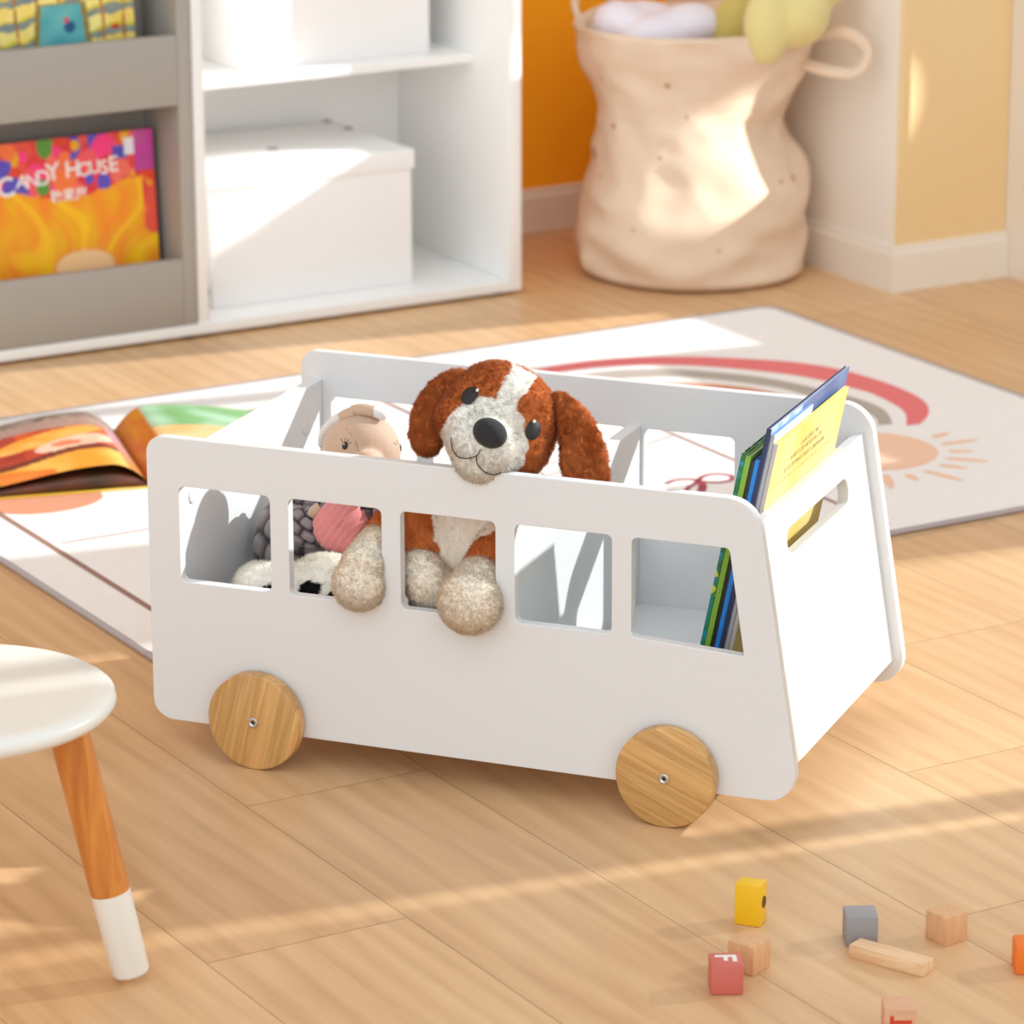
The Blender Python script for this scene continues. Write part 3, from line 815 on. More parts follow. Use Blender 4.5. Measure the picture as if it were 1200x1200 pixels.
def wheel(x, y, sgn, grot):
    w = bpy.data.meshes.new('wheel')
    pr = [(0, 0), (.0495, 0), (.0505, .0004), (.051, .0014), (.051, .0146), (.0505, .0156), (.0495, .016), (0, .016)]
    vs, fs = lathe(pr, 72)
    o = mobj('wheel', vs, fs, M_bamboo, bus)
    auto_smooth(o, 50)
    # z axis of the lathe points inward; rotate so the grain runs as in the photograph
    Mx = Matrix.Rotation(R(-90)*sgn, 4, 'X')
    o.data.transform(Matrix.Rotation(R(90), 4, 'X'))           # disc now in local XZ, facing -Y
    if sgn < 0: o.data.transform(Matrix.Rotation(math.pi, 4, 'Z'))
    o.data.transform(Matrix.Translation((0, 0, 0)))
    for v in o.data.vertices: v.co.y = -v.co.y if False else v.co.y
    o.rotation_euler = (0, grot, 0)
    o.location = (x, y, .0512)
    # screw
    bm = bmesh.new()
    vs, fs = lathe([(0, -.0006), (.0022, -.0006), (.0024, -.0016), (.0050, -.0020), (.0056, -.0014), (.0056, .003), (0, .003)], 28)
    s = mobj('screw', vs, fs, M_steel, o, True); s.data.transform(Matrix.Rotation(R(-90), 4, 'X')); 
    vs, fs = lathe([(0, -.0008), (.0021, -.0008), (.0021, .001), (0, .001)], 6)
    h_ = mobj('screw', vs, fs, M_dark); h_.data.transform(Matrix.Rotation(R(-90), 4, 'X'))
    # the socket is part of the same screw mesh
    bm.from_mesh(s.data); bm2 = bmesh.new(); bm2.from_mesh(h_.data)
    me2 = h_.data; n0 = len(bm.verts)
    vv = [bm.verts.new(v.co) for v in me2.vertices]
    for p in me2.polygons:
        f = bm.faces.new([vv[i] for i in p.vertices]); f.material_index = 1
    bm.to_mesh(s.data); bm.free(); bm2.free(); s.data.materials.append(M_dark)
    bpy.data.objects.remove(h_)
    s.data.transform(Matrix.Rotation(math.pi, 4, 'X') if False else Matrix.Identity(4))
    if sgn > 0: s.data.transform(Matrix.Scale(-1, 4, (0, 1, 0)) if False else Matrix.Identity(4))
    return o, s
# lathe z in 0..0.016 ; rotated +90 about X maps z -> -y : disc spans y in [-.016, 0]
for (x, y, sg, gr) in ((.1233, -.0042, 1, R(14)), (.5672, -.0042, 1, R(-67)), (.1233, D+T+.0042, -1, R(30)), (.5672, D+T+.0042, -1, R(-20))):
    o, s = wheel(x, y, sg, gr)
    if sg > 0:
        s.data.transform(Matrix.Translation((0, -.016, 0)))
    else:
        s.data.transform(Matrix.Rotation(math.pi, 4, 'Z')); s.data.transform(Matrix.Translation((0, .016, 0)))
for (x, y) in ((.1233, 0), (.5672, 0), (.1233, D+T), (.5672, D+T)):   # spacer washers between wheel and panel
    vs, fs = lathe([(0, 0), (.009, 0), (.009, .0040), (0, .0040)], 20)
    s = 1 if y == 0 else -1
    Mx = Matrix.Translation((x, y, .0512)) @ Matrix.Rotation(R(90)*s, 4, 'X')
    mobj('spacer', [Mx @ Vector(v) for v in vs], fs, M_white, bus)

# ------------------------------------------------------------------ picture books in the bus
def inbus(name, label, cat, group=None):
    return empty(name, (0, 0, 0), BUS_ROT, label, cat, group)
LEAN = .20
def lean_book(x0, t, y0, y1, ztop, cov, spine, page_c, label, art=None, pattern=None):
    root = empty('picture_book', (0, 0, 0), 0, label, 'book', 'picture books leaning in the toy bus')
    th = math.atan(LEAN)
    h = (ztop-.0925)/math.cos(th)
    Mb = Matrix.Rotation(BUS_ROT, 4, 'Z') @ Matrix.Translation((x0, y0, .0925)) @ Matrix.Rotation(th, 4, 'Y')
    root.matrix_world = Mb
    w = y1-y0; c = .0011
    ax = t/math.cos(th)*math.cos(th)
    dz = 0.
    def cbm(nm, x_0, x_1, m):
        nx, ny = (110, 170) if art is yellow_art else (50, 90)
        if m is not M_print: return box(nm, (x_0, 0, dz), (x_1, w, dz+h), m, root, bev=.0003)
        vs = []; fs = []
        for i in range(nx+1):
            for j in range(ny+1): vs.append((x_1, w*i/nx, dz+h*j/ny))
        for i in range(nx):
            for j in range(ny): a = i*(ny+1)+j; fs.append((a, a+ny+1, a+ny+2, a+1))
        n = len(vs); vs += [(x_0, 0, dz), (x_0, w, dz), (x_0, w, dz+h), (x_0, 0, dz+h)]
        k = ny+1; e = [[i*k for i in range(nx+1)], [nx*k+j for j in range(k)], [i*k+ny for i in range(nx, -1, -1)], [j for j in range(ny, -1, -1)]]
        for q in range(4): fs.append(tuple([n+q, n+(q+1) % 4]+e[q][::-1]))
        fs.append((n+3, n+2, n+1, n))
        o = mobj(nm, vs, fs, m, root)
        paint(o.data, lambda p: art(p.y/w, (p.z-dz)/h)); 
        bm = bmesh.new(); bm.from_mesh(o.data); bmesh.ops.recalc_face_normals(bm, faces=bm.faces); bm.to_mesh(o.data); bm.free()
        return o
    mc = mat('cover_cloth', cov, .4, .05, 40) if pattern is None else pattern
    cbm('cover', 0, c, mc)
    cbm('cover', t-c, t, M_print if art else mc)
    box('pages', (c+.00005, .0026, dz+.002), (t-c-.00005, w-.002, dz+h-.002), mat('book_pages', page_c, .7, .06, 500), root, bev=0)
    box('spine', (0, -.0009, dz), (t, -.00002, dz+h), mat('spine', spine, .4, .05, 60) if pattern is None else pattern, root, bev=.0002)
    return root
def vor_mat(name, cols, scale):
    m, nt, b = new_mat(name)
    tc = node(nt, 'ShaderNodeTexCoord'); vo = node(nt, 'ShaderNodeTexVoronoi', i_Scale=scale)
    link(nt, tc.outputs['Object'], vo.inputs['Vector'])
    sp = node(nt, 'ShaderNodeSeparateColor'); link(nt, vo.outputs['Color'], sp.inputs[0])
    rp = node(nt, 'ShaderNodeValToRGB'); rp.color_ramp.interpolation = 'CONSTANT'
    e = rp.color_ramp.elements; e[0].color = (*cols[0], 1); e[1].position = .35; e[1].color = (*cols[1], 1)
    q = e.new(.65); q.color = (*cols[2], 1); q = e.new(.85); q.color = (*cols[3 % len(cols)], 1)
    link(nt, sp.outputs[0], rp.inputs['Fac']); link(nt, rp.outputs['Color'], b.inputs['Base Color'])
    b.inputs['Roughness'].default_value = .4
    return m
teal = vor_mat('teal_pattern', [rgb(20, 130, 110), rgb(24, 110, 60), rgb(20, 140, 170), rgb(200, 205, 50)], 130)
def navy_art(u, v):
    c = mixc(rgb(96, 116, 172), rgb(120, 138, 190), .5+nz(u, v, 6))
    if u < .40: c = mixc(rgb(220, 226, 240), rgb(150, 190, 226), .5+nz(u, v, 14))
    if .40 < u < .55 and v < .95: c = mixc(rgb(70, 130, 200), rgb(120, 180, 230), .5+nz(u, v, 10))
    if abs(u-.5) < .03*(1-(v-.90)/.05) and v > .6: c = rgb(236, 240, 250)
    if u > .6 and nz(u, v, 60) > .62: c = rgb(235, 235, 245)
    return c
def pale_art(u, v):
    c = mixc(rgb(226, 226, 238), rgb(190, 212, 236), .5+nz(u, v, 9)*1.5)
    return c
def yellow_art(u, v):
    c = mixc(rgb(240, 214, 116), rgb(246, 230, 160), .5+nz(u, v, 4)*1.2)
    # faint lettered lines, too small to read
    for (vv, a, b_) in ((.925, .38, .62), (.893, .26, .70), (.860, .20, .76)):
        if abs(v-vv) < .008 and a < u < b_ and nz(u*1.6, v, 60, vv*50) > -.12: c = mixc(c, rgb(110, 100, 90), .75)
    if abs(v-.825) < .0035 and .12 < u < .9 and nz(u*3, v, 60) > -.2: c = mixc(c, rgb(120, 110, 80), .7)
    return c
x = .5570
specs = [(.0042, .075, .200, .362, rgb(20, 120, 96), rgb(20, 120, 96), rgb(170, 164, 150), 'thin book with teal and green patterned cover, leftmost of the books in the bus', None, teal),
         (.0055, .075, .200, .360, rgb(134, 176, 60), rgb(128, 172, 52), rgb(176, 170, 156), 'lime green picture book beside the teal patterned one in the bus', None, None),
         (.0040, .077, .190, .355, rgb(40, 40, 44), rgb(36, 36, 42), rgb(150, 140, 130), 'thin black book between the lime green and bright blue books in the bus', None, None),
         (.0045, .075, .190, .357, rgb(20, 120, 205), rgb(20, 132, 220), rgb(170, 165, 160), 'bright blue book just left of the tall navy one in the bus', None, None),
         (.0048, .073, .333, .3900, rgb(38, 48, 88), rgb(38, 46, 84), rgb(196, 196, 196), 'tallest book in the bus, navy cover with pale blue picture', navy_art, None),
         (.0036, .075, .200, .3835, rgb(120, 160, 206), rgb(176, 176, 180), rgb(200, 196, 198), 'pale blue and white booklet between the navy and yellow books in the bus', pale_art, None),
         (.0042, .076, .312, .3745, rgb(246, 220, 120), rgb(196, 186, 184), rgb(206, 198, 198), 'yellow picture book with small print, against the sloping end panel of the bus', yellow_art, None)]
M_nc = None
for t, y0, y1, zt_, cov, spn, pg, lab, art, pat in specs:
    lean_book(x, t, y0, y1, zt_, cov, spn, pg, lab, art, pat); x += t*1.03+.0004

# ------------------------------------------------------------------ plush dog
BROWN = rgb(192, 106, 54); BROWN2 = rgb(214, 132, 76); CREAM = rgb(252, 248, 240); BEIGE = rgb(251, 236, 214)
ex = Vector((.864, .193, -.464)).normalized(); ey = Vector((-.353, .890, -.288)); ez = ex.cross(ey).normalized(); ey = ez.cross(ex).normalized()
HM = Matrix((ex, ey, ez)).transposed()           # head frame: x across the face, y into the head, z to the crown
HC = Vector((.3645, .055, .3776))
K = .00085
def h2b(p): return HC+HM @ (Vector(p)*K)          # head units -> bus coordinates
def b2h(p): return HM.transposed() @ (Vector(p)-HC)/K
dog = inbus('plush_dog', 'brown and white plush puppy resting its chin on the bus front panel', 'plush toy')
bm = bmesh.new()
rotH = HM
def hell(c, r, rot=None): ell(bm, h2b(c), tuple(q*K for q in r), (rotH @ rot) if rot else rotH, 28)
hell((2, 4, 0), (69, 58, 62)); hell((0, 4, 22), (60, 54, 42)); hell((0, -32, -36), (47, 40, 36)); hell((0, -42, -24), (32, 30, 26)); hell((4, -30, -60), (30, 32, 20))
hell((-34, -10, -18), (34, 40, 34)); hell((38, -10, -18), (34, 40, 34))
head_me = melt(bm, .0026, 8)
def head_col(p):
    x, y, z = b2h(p)
    zz = z+22          # height above the nose
    n = noise.noise(Vector(p)*90)*4
    if z > -30 and y < 25:
        wd = 11+.10*max(0, zz-30)+(8 if zz < 30 else 0)
        if abs(x+1) < wd+n and -5 < zz < 84: return CREAM
    m = ((x+1)/(50+n))**2+((zz+10)/(50+n))**2
    if m < 1 and y < 12: return CREAM
    if zz < -34 and abs(x) < 46 and y < 20: return mixc(CREAM, BEIGE, .5)
    k = .5+noise.noise(Vector(p)*60)*.8
    return mixc(BROWN, BROWN2, k)
hobj = furry('head', head_me, head_col, M_plush, dog, 70000, .0042, .0006, (0, 0, -.5), .7, 170, .10)
bvh = BVHTree.FromPolygons([v.co for v in head_me.vertices], [tuple(p.vertices) for p in head_me.polygons])
def on_head(x, z, lift=.0):
    hit = bvh.ray_cast(h2b((x, -200, z)), HM @ Vector((0, 1, 0)))
    return hit[0]+hit[1]*lift, hit[1]
# nose
bm = bmesh.new(); ell(bm, Vector((0, 0, 0)), (20.5*K, 10*K, 17*K), rotH, 28)
pN, nN = on_head(0, -22)
bmesh.ops.transform(bm, matrix=Matrix.Translation(pN+nN*.0035), verts=bm.verts)
bobj('nose', bm, M_rubber, hobj, True)
for s in (-1, 1):
    pE, nE = on_head(s*40.5+(0 if s < 0 else 0), 5)
    pts = []
    for k in range(28):
        a = 2*math.pi*k/28; r_x, r_z = 8.6, 12
        q = Vector((math.cos(a)*r_x, 0, math.sin(a)*r_z)); 
        if s*q.x < -4 and q.z > -2: q.x *= .9
        pts.append(q)
    bm = bmesh.new(); c0 = bm.verts.new(on_head(s*40.5, 5, .0042)[0]); ring = []
    rin = []
    for q in pts:
        tilt = s*.28; qx = q.x*math.cos(tilt)-q.z*math.sin(tilt); qz = q.x*math.sin(tilt)+q.z*math.cos(tilt)
        ring.append(bm.verts.new(on_head(s*40.5+qx, 5+qz, .0022)[0])); rin.append(bm.verts.new(on_head(s*40.5+qx*.8, 5+qz*.8, .0040)[0]))
    for k in range(28):
        k2 = (k+1) % 28
        bm.faces.new((rin[k], rin[k2], c0)); bm.faces.new((ring[k], ring[k2], rin[k2], rin[k]))
    bmesh.ops.recalc_face_normals(bm, faces=bm.faces)
    eo = bobj('eye', bm, M_thread, hobj, True)
    bm = bmesh.new(); ell(bm, on_head(s*40.5+(6 if s < 0 else -5)*1.0, 14, .0044)[0], (.0016, .0010, .0018), rotH, 12)
    bobj('eye_highlight', bm, M_wdot, hobj, True)
for nm, pts in (('mouth_thread', [(0, -42), (-1, -50), (-8, -57), (-18, -60), (-28, -55), (-34, -46)]), ('mouth_thread', [(-1, -50), (5, -58), (15, -62), (25, -59), (31, -52)])):
    P = [on_head(a, b, .0034)[0] for a, b in [tuple(q)[:2] for q in catmull([(a, b, 0) for a, b in pts], 6)]]
    vs, fs = tube(P, .00055, 6); mobj(nm, vs, fs, M_thread, hobj, True)
def brown_col(p): return mixc(BROWN, BROWN2, .45+noise.noise(Vector(p)*55)*.9)
def ear(pts, wid, th):
    bm = bmesh.new(); P = catmull(pts, 7); m = len(P)
    tdir = HM @ Vector((0, 1, 0))
    for i, p in enumerate(P):
        t = i/(m-1)*(len(wid)-1); k = min(int(t), len(wid)-2); f = t-k; w = wid[k]*(1-f)+wid[k+1]*f
        d = (P[min(i+1, m-1)]-P[max(i-1, 0)]).normalized(); sd = d.cross(tdir).normalized(); nn = sd.cross(d).normalized()
        ell(bm, p, (w, th, w*.8), Matrix((sd, nn, d)).transposed(), 14)
    return melt(bm, .0026, 4)
furry('ear', ear([(.3200, .066, .4120), (.3060, .052, .400), (.2965, .042, .378), (.2950, .036, .357), (.2975, .033, .3475)], [.010, .0165, .0195, .0185, .012], .008), brown_col, M_plush, dog, 24000, .0042, .00062, (0, 0, -.7), .7, 150, .10)
furry('ear', ear([(.4170, .078, .396), (.433, .072, .382), (.4470, .064, .362), (.4540, .056, .342), (.4610, .052, .327)], [.009, .0165, .021, .0245, .021], .008), brown_col, M_plush, dog, 28000, .0042, .00062, (0, 0, -.7), .7, 150, .10)
# body
bm = bmesh.new()
ell(bm, (.318, .115, .205), (.062, .060, .095), None, 28); ell(bm, (.315, .110, .150), (.070, .066, .055), None, 24); ell(bm, (.342, .100, .30), (.042, .040, .05), None, 20)
chain(bm, [(.2790, .10, .285), (.2690, .075, .255), (.2760, .060, .225)], [.022, .026, .024])
chain(bm, [(.360, .12, .268), (.365, .085, .250), (.3600, .055, .234), (.3585, .032, .2225)], [.024, .026, .027, .0255])
chain(bm, [(.2750, .10, .270), (.2520, .065, .262), (.2440, .040, .248)], [.020, .018, .020])
body_me = melt(bm, .0032, 5)
def body_col(p):
    x, y, z = p
    n = noise.noise(Vector(p)*70)*.004
    # cream bib narrowing toward the belly, brown limbs
    if .046 < y < .115 and z < .45:
        lo = .2880+max(0, .262-z)*.30; hi = .362-max(0, .262-z)*.60
        if lo+n < x-(.262-z)*.02 < hi+n and z > .175: return mixc(CREAM, BEIGE, .45)
    return mixc(BROWN, BROWN2, .2+noise.noise(Vector(p)*55)*.7)
furry('body', body_me, body_col, M_plush, dog, 60000, .0036, .0006, (0, 0, -.5), .5, 150, .08)
def paw_col(p): return mixc(CREAM, BEIGE, .5+noise.noise(Vector(p)*30)*.5)
def paw(pts, rad, n=16000, end=None):
    bm = bmesh.new(); chain(bm, pts, rad)
    if end: ell(bm, end[0], end[1])
    furry('paw', melt(bm, .0028, 5), paw_col, M_plush, dog, int(n*1.5), .0038, .0006, (0, -.2, -.4), .5, 160, .03)
paw([(.3585, .020, .219), (.3585, .010, .216), (.3590, -.004, .211)], [.025, .0265, .027], 17000, ((.3600, -.013, .2060), (.0325, .026, .0315)))
paw([(.2740, .058, .222), (.2820, .045, .213), (.2960, .036, .203)], [.018, .024, .024], 14000, ((.3000, .040, .196), (.026, .024, .026)))
paw([(.2440, .040, .250), (.2425, .020, .240), (.2400, .0, .228)], [.014, .0185, .022], 15000, ((.2370, -.006, .2085), (.0265, .0235, .0265)))

# ------------------------------------------------------------------ black-and-white plush lying in front
cow = inbus('plush_cow', 'white fluffy plush with black patches lying behind the two left bus windows', 'plush toy')
bm = bmesh.new()
ell(bm, (.166, .072, .158), (.052, .045, .050), None, 24); ell(bm, (.205, .078, .160), (.040, .042, .050), None, 20)
ell(bm, (.132, .058, .160), (.03, .03, .036), None, 18); chain(bm, [(.140, .060, .175), (.118, .055, .178), (.098, .050, .176), (.090, .050, .168)], [.022, .020, .0225, .020])
ell(bm, (.150, .085, .125), (.06, .045, .032), None, 20); ell(bm, (.105, .07, .13), (.034, .03, .037), None, 16)
spots = [((.163, .028, .183), .012), ((.1710, .031, .1900), .006), ((.1415, .045, .2185), .010), ((.192, .034, .176), .008), ((.118, .034, .170), .011), ((.10, .06, .13), .02), ((.22, .05, .14), .02)]
def cow_col(p):
    n = noise.noise(Vector(p)*150)*.002
    for c, r in spots:
        if (Vector(p)-Vector(c)).length < r+n+.001: return (.012, .012, .012)
    return mixc(rgb(250, 247, 240), rgb(246, 240, 226), .5+noise.noise(Vector(p)*30))
furry('body', melt(bm, .003, 5), cow_col, M_plush, cow, 50000, .0040, .0006, (-.3, 0, -.4), .45, 110, .02)

# ------------------------------------------------------------------ grey bubbly plush with beige head
hip = inbus('plush_elephant', 'grey bubble-textured plush with beige head and pink ribbed ear, inside the bus', 'plush toy')
def bubble(name, c, r, nu, nv, m, parent, depth=.0045, tilt=0):
    """ellipsoid quilted in staggered rows of soft pads"""
    U, V = nu*9, nv*8; vs = []; fs = []; pc = []
    for j in range(V+1):
        ph = math.pi*j/V
        row = ph/math.pi*nv; rj = int(row); fr = row-rj
        for i in range(U):
            th = 2*math.pi*i/U
            q = th/(2*math.pi)*nu+(.5 if rj % 2 else 0); fq = q-math.floor(q)
            pad = (1-(2*abs(fq-.5))**3)*(1-(2*abs(fr-.5))**3)
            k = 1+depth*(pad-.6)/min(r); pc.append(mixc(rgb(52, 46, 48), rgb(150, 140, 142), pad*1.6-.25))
            vs.append(Vector((math.sin(ph)*math.cos(th)*r[0], math.sin(ph)*math.sin(th)*r[1], math.cos(ph)*r[2]))*k)
    for j in range(V):
        for i in range(U):
            fs.append((j*U+i, (j+1)*U+i, (j+1)*U+(i+1) % U, j*U+(i+1) % U))
    Mx = Matrix.Translation(c) @ Matrix.Rotation(tilt, 4, 'Y')
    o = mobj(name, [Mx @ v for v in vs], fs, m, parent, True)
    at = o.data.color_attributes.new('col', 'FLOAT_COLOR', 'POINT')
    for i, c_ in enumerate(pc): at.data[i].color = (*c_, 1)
    return o
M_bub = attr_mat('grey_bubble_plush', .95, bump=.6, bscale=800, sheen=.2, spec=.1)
bubble('body', Vector((.105, .190, .170)), (.074, .058, .078), 14, 9, M_bub, hip, .0060, R(12))
bubble('arm', Vector((.200, .175, .228)), (.044, .034, .036), 10, 6, M_bub, hip, .005, R(-20))
bubble('arm', Vector((.122, .125, .218)), (.026, .020, .020), 8, 5, M_bub, hip, .004, R(30))
M_velvet = mat('beige_velvet', rgb(200, 168, 142), .7, .06, 60, bump=.15, bscale=500, sheen=.4)
bm = bmesh.new()
ell(bm, (.1525, .195, .2830), (.0420, .040, .0445), None, 28); ell(bm, (.150, .185, .262), (.040, .038, .032), None, 24)
ell(bm, (.1760, .158, .282), (.019, .018, .016), None, 18); chain(bm, [(.178, .152, .284), (.184, .140, .276), (.186, .136, .262)], [.0160, .014, .011])
hm = melt(bm, .0022, 4)
ho = bpy.data.objects.new('head', hm); COL.objects.link(ho); hm.materials.clear(); hm.materials.append(M_velvet); hm.shade_smooth(); ho.parent = hip
bv2 = BVHTree.FromPolygons([v.co for v in hm.vertices], [tuple(p.vertices) for p in hm.polygons])
CD = Vector((-.353, .890, -.288))
def on2(c, r): 
    h = bv2.ray_cast(Vector(c)-CD*.2, CD); 
    return h if h[0] else (Vector(c), -CD, 0, 0)
for (c, s) in (((.1536, .15, .3031), 1), ((.1985, .19, .2950), -1)):
    h = on2(c, 0); q = h[1].to_track_quat('Z', 'Y').to_matrix()
    bm = bmesh.new(); ell(bm, h[0]+h[1]*.0003, (.0034, .0042, .0010), q, 18)
    eo = bobj('eye', bm, M_thread, ho, True)
    bm = bmesh.new(); ell(bm, h[0]+h[1]*.0014+Vector((-.0006, 0, .0012)), (.0009, .0009, .0007), q, 10); bobj('eye_highlight', bm, M_wdot, ho, True)
    for a in (-35, 0, 30, 60):
        d = Vector((math.sin(R(a))*s, 0, math.cos(R(a))))
        if not bv2.ray_cast(Vector(c)+d*.0045-CD*.2, CD)[0] or not bv2.ray_cast(Vector(c)+d*.0085-CD*.2, CD)[0]: continue
        p0 = on2(Vector(c)+d*.0045, 0)[0]; p1 = on2(Vector(c)+d*.0085, 0)[0]
        vs, fs = tube([p0, (p0+p1)/2, p1], .0004, 5); mobj('eyelash', vs, fs, M_thread, ho)
M_satin = mat('white_satin', rgb(226, 222, 218), .5, .04, 80)
def band(pts, rad, m, nm='head_band'):
    vs, fs = tube(catmull(pts, 6), rad, 14, .8); return mobj(nm, vs, fs, m, ho, True)
band([(.1080, .196, .288), (.1140, .188, .304), (.1240, .186, .3160), (.1330, .186, .3225)], .0060, M_satin)
band([(.1300, .187, .3195), (.1400, .186, .3265), (.1480, .188, .3290)], .0060, M_velvet)
band([(.1450, .190, .3290), (.1560, .190, .3320), (.1690, .192, .3305)], .0068, M_velvet)
band([(.1680, .192, .3300), (.1770, .194, .3270), (.1790, .195, .3235)], .0060, M_satin)
# seam on the forehead
vs, fs = tube([on2(Vector((.158+dx, .15, .322-dz)), 0)[0] for dx, dz in ((-.004, 0), (.002, .006), (.008, .014), (.011, .024))], .0004, 6); mobj('seam', vs, fs, mat('seam_thread', rgb(150, 120, 100), .8), ho)
# ribbed pink ear
M_pink = mat('pink_rib_plush', rgb(228, 140, 138), .9, .08, 200, bump=.4, bscale=800, sheen=.3)
vs = []; fs = []; NU, NV = 64, 40
fwd = -CD; rgt = Vector((.93, .368, 0)); upv = fwd.cross(rgt).normalized() * 1.0
if upv.z < 0: upv = -upv
cP = Vector((.1600, .122, .2245))
for j in range(NV+1):
    ph = math.pi*j/NV
    for i in range(NU):
        th = 2*math.pi*i/NU
        a = math.sin(ph)*math.cos(th); b_ = math.sin(ph)*math.sin(th); c_ = math.cos(ph)
        rib = abs(math.sin((a*.80+b_*-.6)*13))**.6*.085
        kk = 1+rib-.02
        vs.append(cP+rgt*a*.0275*kk+upv*b_*.0275*kk+fwd*c_*.013*(1+rib*1.6))
for j in range(NV):
    for i in range(NU): fs.append((j*NU+i, (j+1)*NU+i, (j+1)*NU+(i+1) % NU, j*NU+(i+1) % NU))
mobj('pink_ear', vs, fs, M_pink, hip, True)
vs, fs = tube(catmull([(.1300, .12, .235), (.1340, .118, .2400), (.1380, .12, .2430)], 4), [.006]*9, 12)
mobj('paw_tip', vs, fs, M_velvet, hip, True)

# ------------------------------------------------------------------ stool
SCn = Vector((-.388, -.425, 0))
st = empty('kids_stool', SCn, 0, 'round cream-white stool on splayed orange-brown legs with white tips', 'stool')
M_cream_l = mat('cream_lacquer', (.82, .80, .74), .35, .01, 8)
pr = [(0, .242), (.128, .242), (.137, .2445), (.1412, .250), (.1400, .2565), (.135, .2600), (.120, .2602), (.06, .2592), (0, .2590)]
vs, fs = lathe(pr, 96); auto_smooth(mobj('seat', vs, fs, M_cream_l, st), 60); 
M_leg = wood_mat('stained_beech', rgb(190, 112, 46), rgb(222, 146, 66), 'z', 9, .38, 9)
a0 = math.atan2(-.531+.425, -.275+.388)
for k in range(3):
    a = a0+k*2*math.pi/3; d = Vector((math.cos(a), math.sin(a), 0))
    top_ = d*.098+Vector((0, 0, .2418)); bot_ = d*.1565+Vector((0, 0, .0))
    if k == 0:
        top_ = Vector((-.318+.388, -.508+.425, .2418)); bot_ = Vector((-.2735+.388, -.5300+.425, 0))
    ax = (top_-bot_); Ln = ax.length; q = ax.to_track_quat('Z', 'Y').to_matrix().to_4x4()
    def seg(z0, z1, r0, r1, round0=False):
        p = [(0, z0)] + ([(r0-.0035, z0), (r0-.001, z0+.001), (r0, z0+.0035)] if round0 else [(r0, z0)]) + [(r0, z0+.004)]*0 + [(r1, z1), (0, z1)]
        v, f = lathe(p, 40)
        return [bot_+(q @ Vector(v_)) for v_ in v], f
    v, f = seg(.088, Ln+.004, .0176, .0178); lg = mobj('leg', v, f, M_leg, st); auto_smooth(lg, 50)
    v, f = seg(.0072, .0882, .0168, .01775, True); auto_smooth(mobj('leg_tip', v, f, M_cream_l, lg), 50)

# ------------------------------------------------------------------ toy blocks
M_nat = wood_mat('natural_beech_block', rgb(212, 162, 118), rgb(224, 176, 132), 'z', 40, .55, 7)
def block(cx, cy, sx, sy, h, rz, m, label, round_=.0012, name='wooden_block', seg=2):
    bm = bmesh.new(); add_box(bm, (-sx/2, -sy/2, 0), (sx/2, sy/2, h), round_, seg)
    o = auto_smooth(bobj(name, bm, m), 40)
    o.location = (cx, cy, 0); o.rotation_euler = (0, 0, rz)
    return o
def from_corner(x, y, ang, sx, sy):   # corner, direction of the sx side, sy side turned +90
    c, s = math.cos(ang), math.sin(ang)
    return x+c*sx/2-s*sy/2, y+s*sx/2+c*sy/2
def blk(corner, ang, sx, sy, h, m, label, group=None, rd=.0012):
    cx, cy = from_corner(*corner, R(ang), sx, sy)
    o = block(cx, cy, sx, sy, h, R(ang), m, label, rd); tag(o, label, 'toy block', group); return o
G = 'toy blocks scattered on the floor'
o = blk((.149, -.821), -28.3, .029, .029, .029, mat('pink_block_paint', rgb(206, 106, 96), .5, .03, 40), 'pink cube block with a white letter F on top', G, .0022)
M_f = mat('white_block_print', (.84, .82, .78), .5)
def part_of(o, name, boxes, m, z=True):
    bm = bmesh.new()
    for lo, hi in boxes: add_box(bm, lo, hi, 0)
    p = bobj(name, bm, m, o); return p
# the F reads from the right-hand side
part_of(o, 'letter', [((-.0095, .0035, .0288), (.0095, .0075, .0293)), ((.0055, -.0065, .0288), (.0095, .0036, .0293)), ((-.0022, -.0045, .0288), (.0016, .0036, .0293))], M_f)
blk((.2040, -.8063), 22.7, .0280, .0280, .0285, M_nat, 'plain wooden cube tucked behind the pink letter block', G)
o = blk((.2562, -.6973), -51.8, .0252, .0205, .0405, mat('yellow_block_paint', rgb(240, 190, 24), .42, .02, 40), 'tall yellow block with a round hole in its side', G, .0016)
vs, fs = lathe([(0, 0), (.0050, 0), (.0050, .0006), (0, .0006)], 28)
Mx = Matrix.Translation((.0127, .0, .0220)) @ Matrix.Rotation(R(90), 4, 'Y')
mobj('hole', [Mx @ Vector((v[0]*1.15, v[1], v[2])) for v in vs], fs, mat('brown_hole', rgb(96, 56, 26), .7), o)
blk((.3136, -.7938), -29, .0292, .029, .029, mat('grey_block_paint', rgb(150, 148, 150), .5, .02, 40), 'grey painted cube behind the wooden stick block', G, .001)
M_stick = wood_mat('pale_beech_stick', rgb(222, 178, 134), rgb(238, 204, 164), 'x', 20, .55, 8)
blk((.3023, -.8137), -67.5, .0768, .0205, .0125, M_stick, 'long pale wooden stick block lying in front of the grey cube', G)
blk((.3911, -.8406), 7, .0275, .0272, .0283, M_nat, 'plain wooden cube standing alone to the right of the grey cube', G)
blk((.4065, -.9228), -30.8, .028, .028, .028, mat('orange_block_paint', rgb(236, 120, 34), .5, .02, 40), 'orange cube block at the right edge of the picture', G, .0018)
M_nat2 = wood_mat('pinkish_beech_block', rgb(212, 162, 126), rgb(224, 174, 140), 'x', 40, .55, 5)
o = blk((.225, -.9745), -30.8, .0279, .0279, .0283, M_nat2, 'wooden cube with a red printed letter, at the bottom edge of the picture', G)
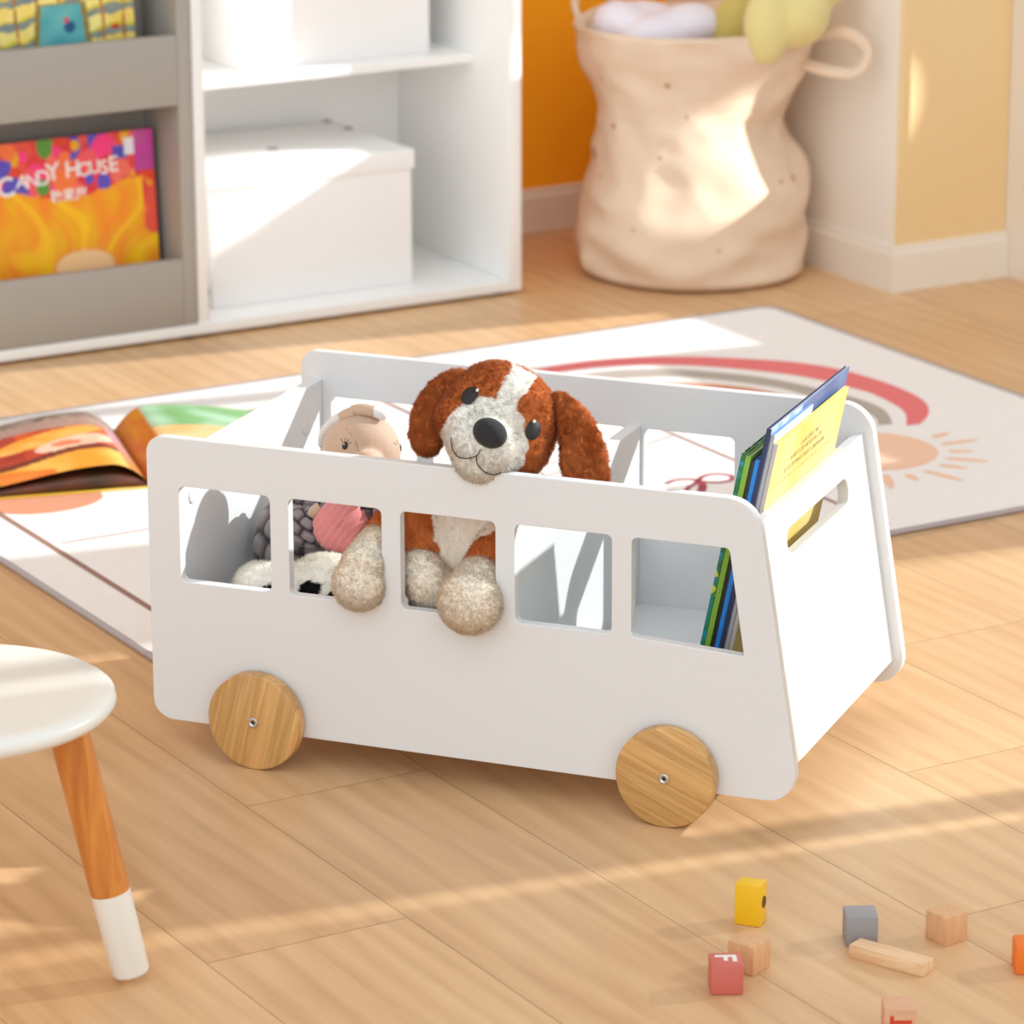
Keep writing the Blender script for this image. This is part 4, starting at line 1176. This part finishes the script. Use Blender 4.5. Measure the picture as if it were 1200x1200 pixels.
part_of(o, 'letter', [((-.0090, -.01425, .004), (-.0055, -.0139, .0225)), ((-.0056, -.01425, .0150), (.0100, -.0139, .0185))], mat('red_block_print', rgb(206, 60, 34), .5))

# ------------------------------------------------------------------ camera
cd = bpy.data.cameras.new('camera'); cam = bpy.data.objects.new('camera', cd); COL.objects.link(cam)
f_ = Vector((-.35339506, .89007779, -.28787751)); r_ = Vector((.92964147, .36846002, -.00198912)); u_ = r_.cross(f_)
Rb = Matrix.Rotation(BUS_ROT, 3, 'Z')
rot = Rb @ Matrix((r_, u_, -f_)).transposed()
cam.matrix_world = Matrix.Translation(Rb @ Vector((1.7155, -3.3139, 1.3717))) @ rot.to_4x4()
cd.sensor_width = 36; cd.lens = 4453.0255/1200*36
cd.dof.use_dof = True; cd.dof.focus_distance = 3.72; cd.dof.aperture_fstop = 8.5
cd.clip_end = 50
SC.camera = cam

# ------------------------------------------------------------------ light
sl_ = bpy.data.lights.new('sun', 'SUN'); sl_.energy = 4.6; sl_.angle = R(.9); sl_.color = (.97, .99, .99)
so = bpy.data.objects.new('sun', sl_); COL.objects.link(so)
sd = Rb @ Vector((1.52, 1.37, 1.0))
so.rotation_euler = sd.to_track_quat('Z', 'Y').to_euler()
s2 = bpy.data.lights.new('front_fill', 'SUN'); s2.energy = 1.15; s2.angle = R(75); s2.color = (.95, .985, .99)
so2 = bpy.data.objects.new('front_fill', s2); COL.objects.link(so2)  # broad soft fill added from the camera side, not a known source
so2.rotation_euler = Vector((-.75, -1.0, .62)).to_track_quat('Z', 'Y').to_euler()
def patch_spot(tgt, az, tan_el, size, watt, dist=18):
    # added spot lamp throwing a bright patch through the right wall, no real source
    l = bpy.data.lights.new('added_patch_spot', 'SPOT'); l.energy = watt; l.spot_size = R(size); l.spot_blend = .10; l.shadow_soft_size = .02; l.color = (1, .97, .92)
    o = bpy.data.objects.new('added_patch_spot', l); COL.objects.link(o)
    dr = Vector((math.cos(R(az)), math.sin(R(az)), tan_el)).normalized()
    o.location = Vector(tgt)+dr*dist; o.rotation_euler = dr.to_track_quat('Z', 'Y').to_euler()
patch_spot((1.685, 1.375, .215), -50, .40, 1.9, 2600, 6)
patch_spot((.945, 1.618, .110), -27, .44, 1.05, 22000)
patch_spot((.94, 1.700, .44), -27, .44, 1.05, 22000)
for y0, y1, h in ((-.585, -.5005, 3.2), (-.50, -.3005, 2.12), (-.30, -.225, 3.2)):  # unseen plates added outside only to trim the spot-lamp patches
    structure(box('patch_mask_plate', (4.97, y0, 0), (5.03, y1, h), M_trim, bev=0))
SC.cycles.max_bounces = 14; SC.cycles.diffuse_bounces = 8; SC.cycles.transmission_bounces = 12
w = bpy.data.worlds.new('world'); SC.world = w; w.use_nodes = True
bg = w.node_tree.nodes['Background']; bg.inputs[0].default_value = (.93, .99, 1.03, 1); bg.inputs[1].default_value = .76

SC.view_settings.view_transform = 'Standard'; SC.view_settings.look = 'None'
SC.view_settings.gamma = 1; SC.view_settings.exposure = 0; SC.view_settings.use_curve_mapping = False
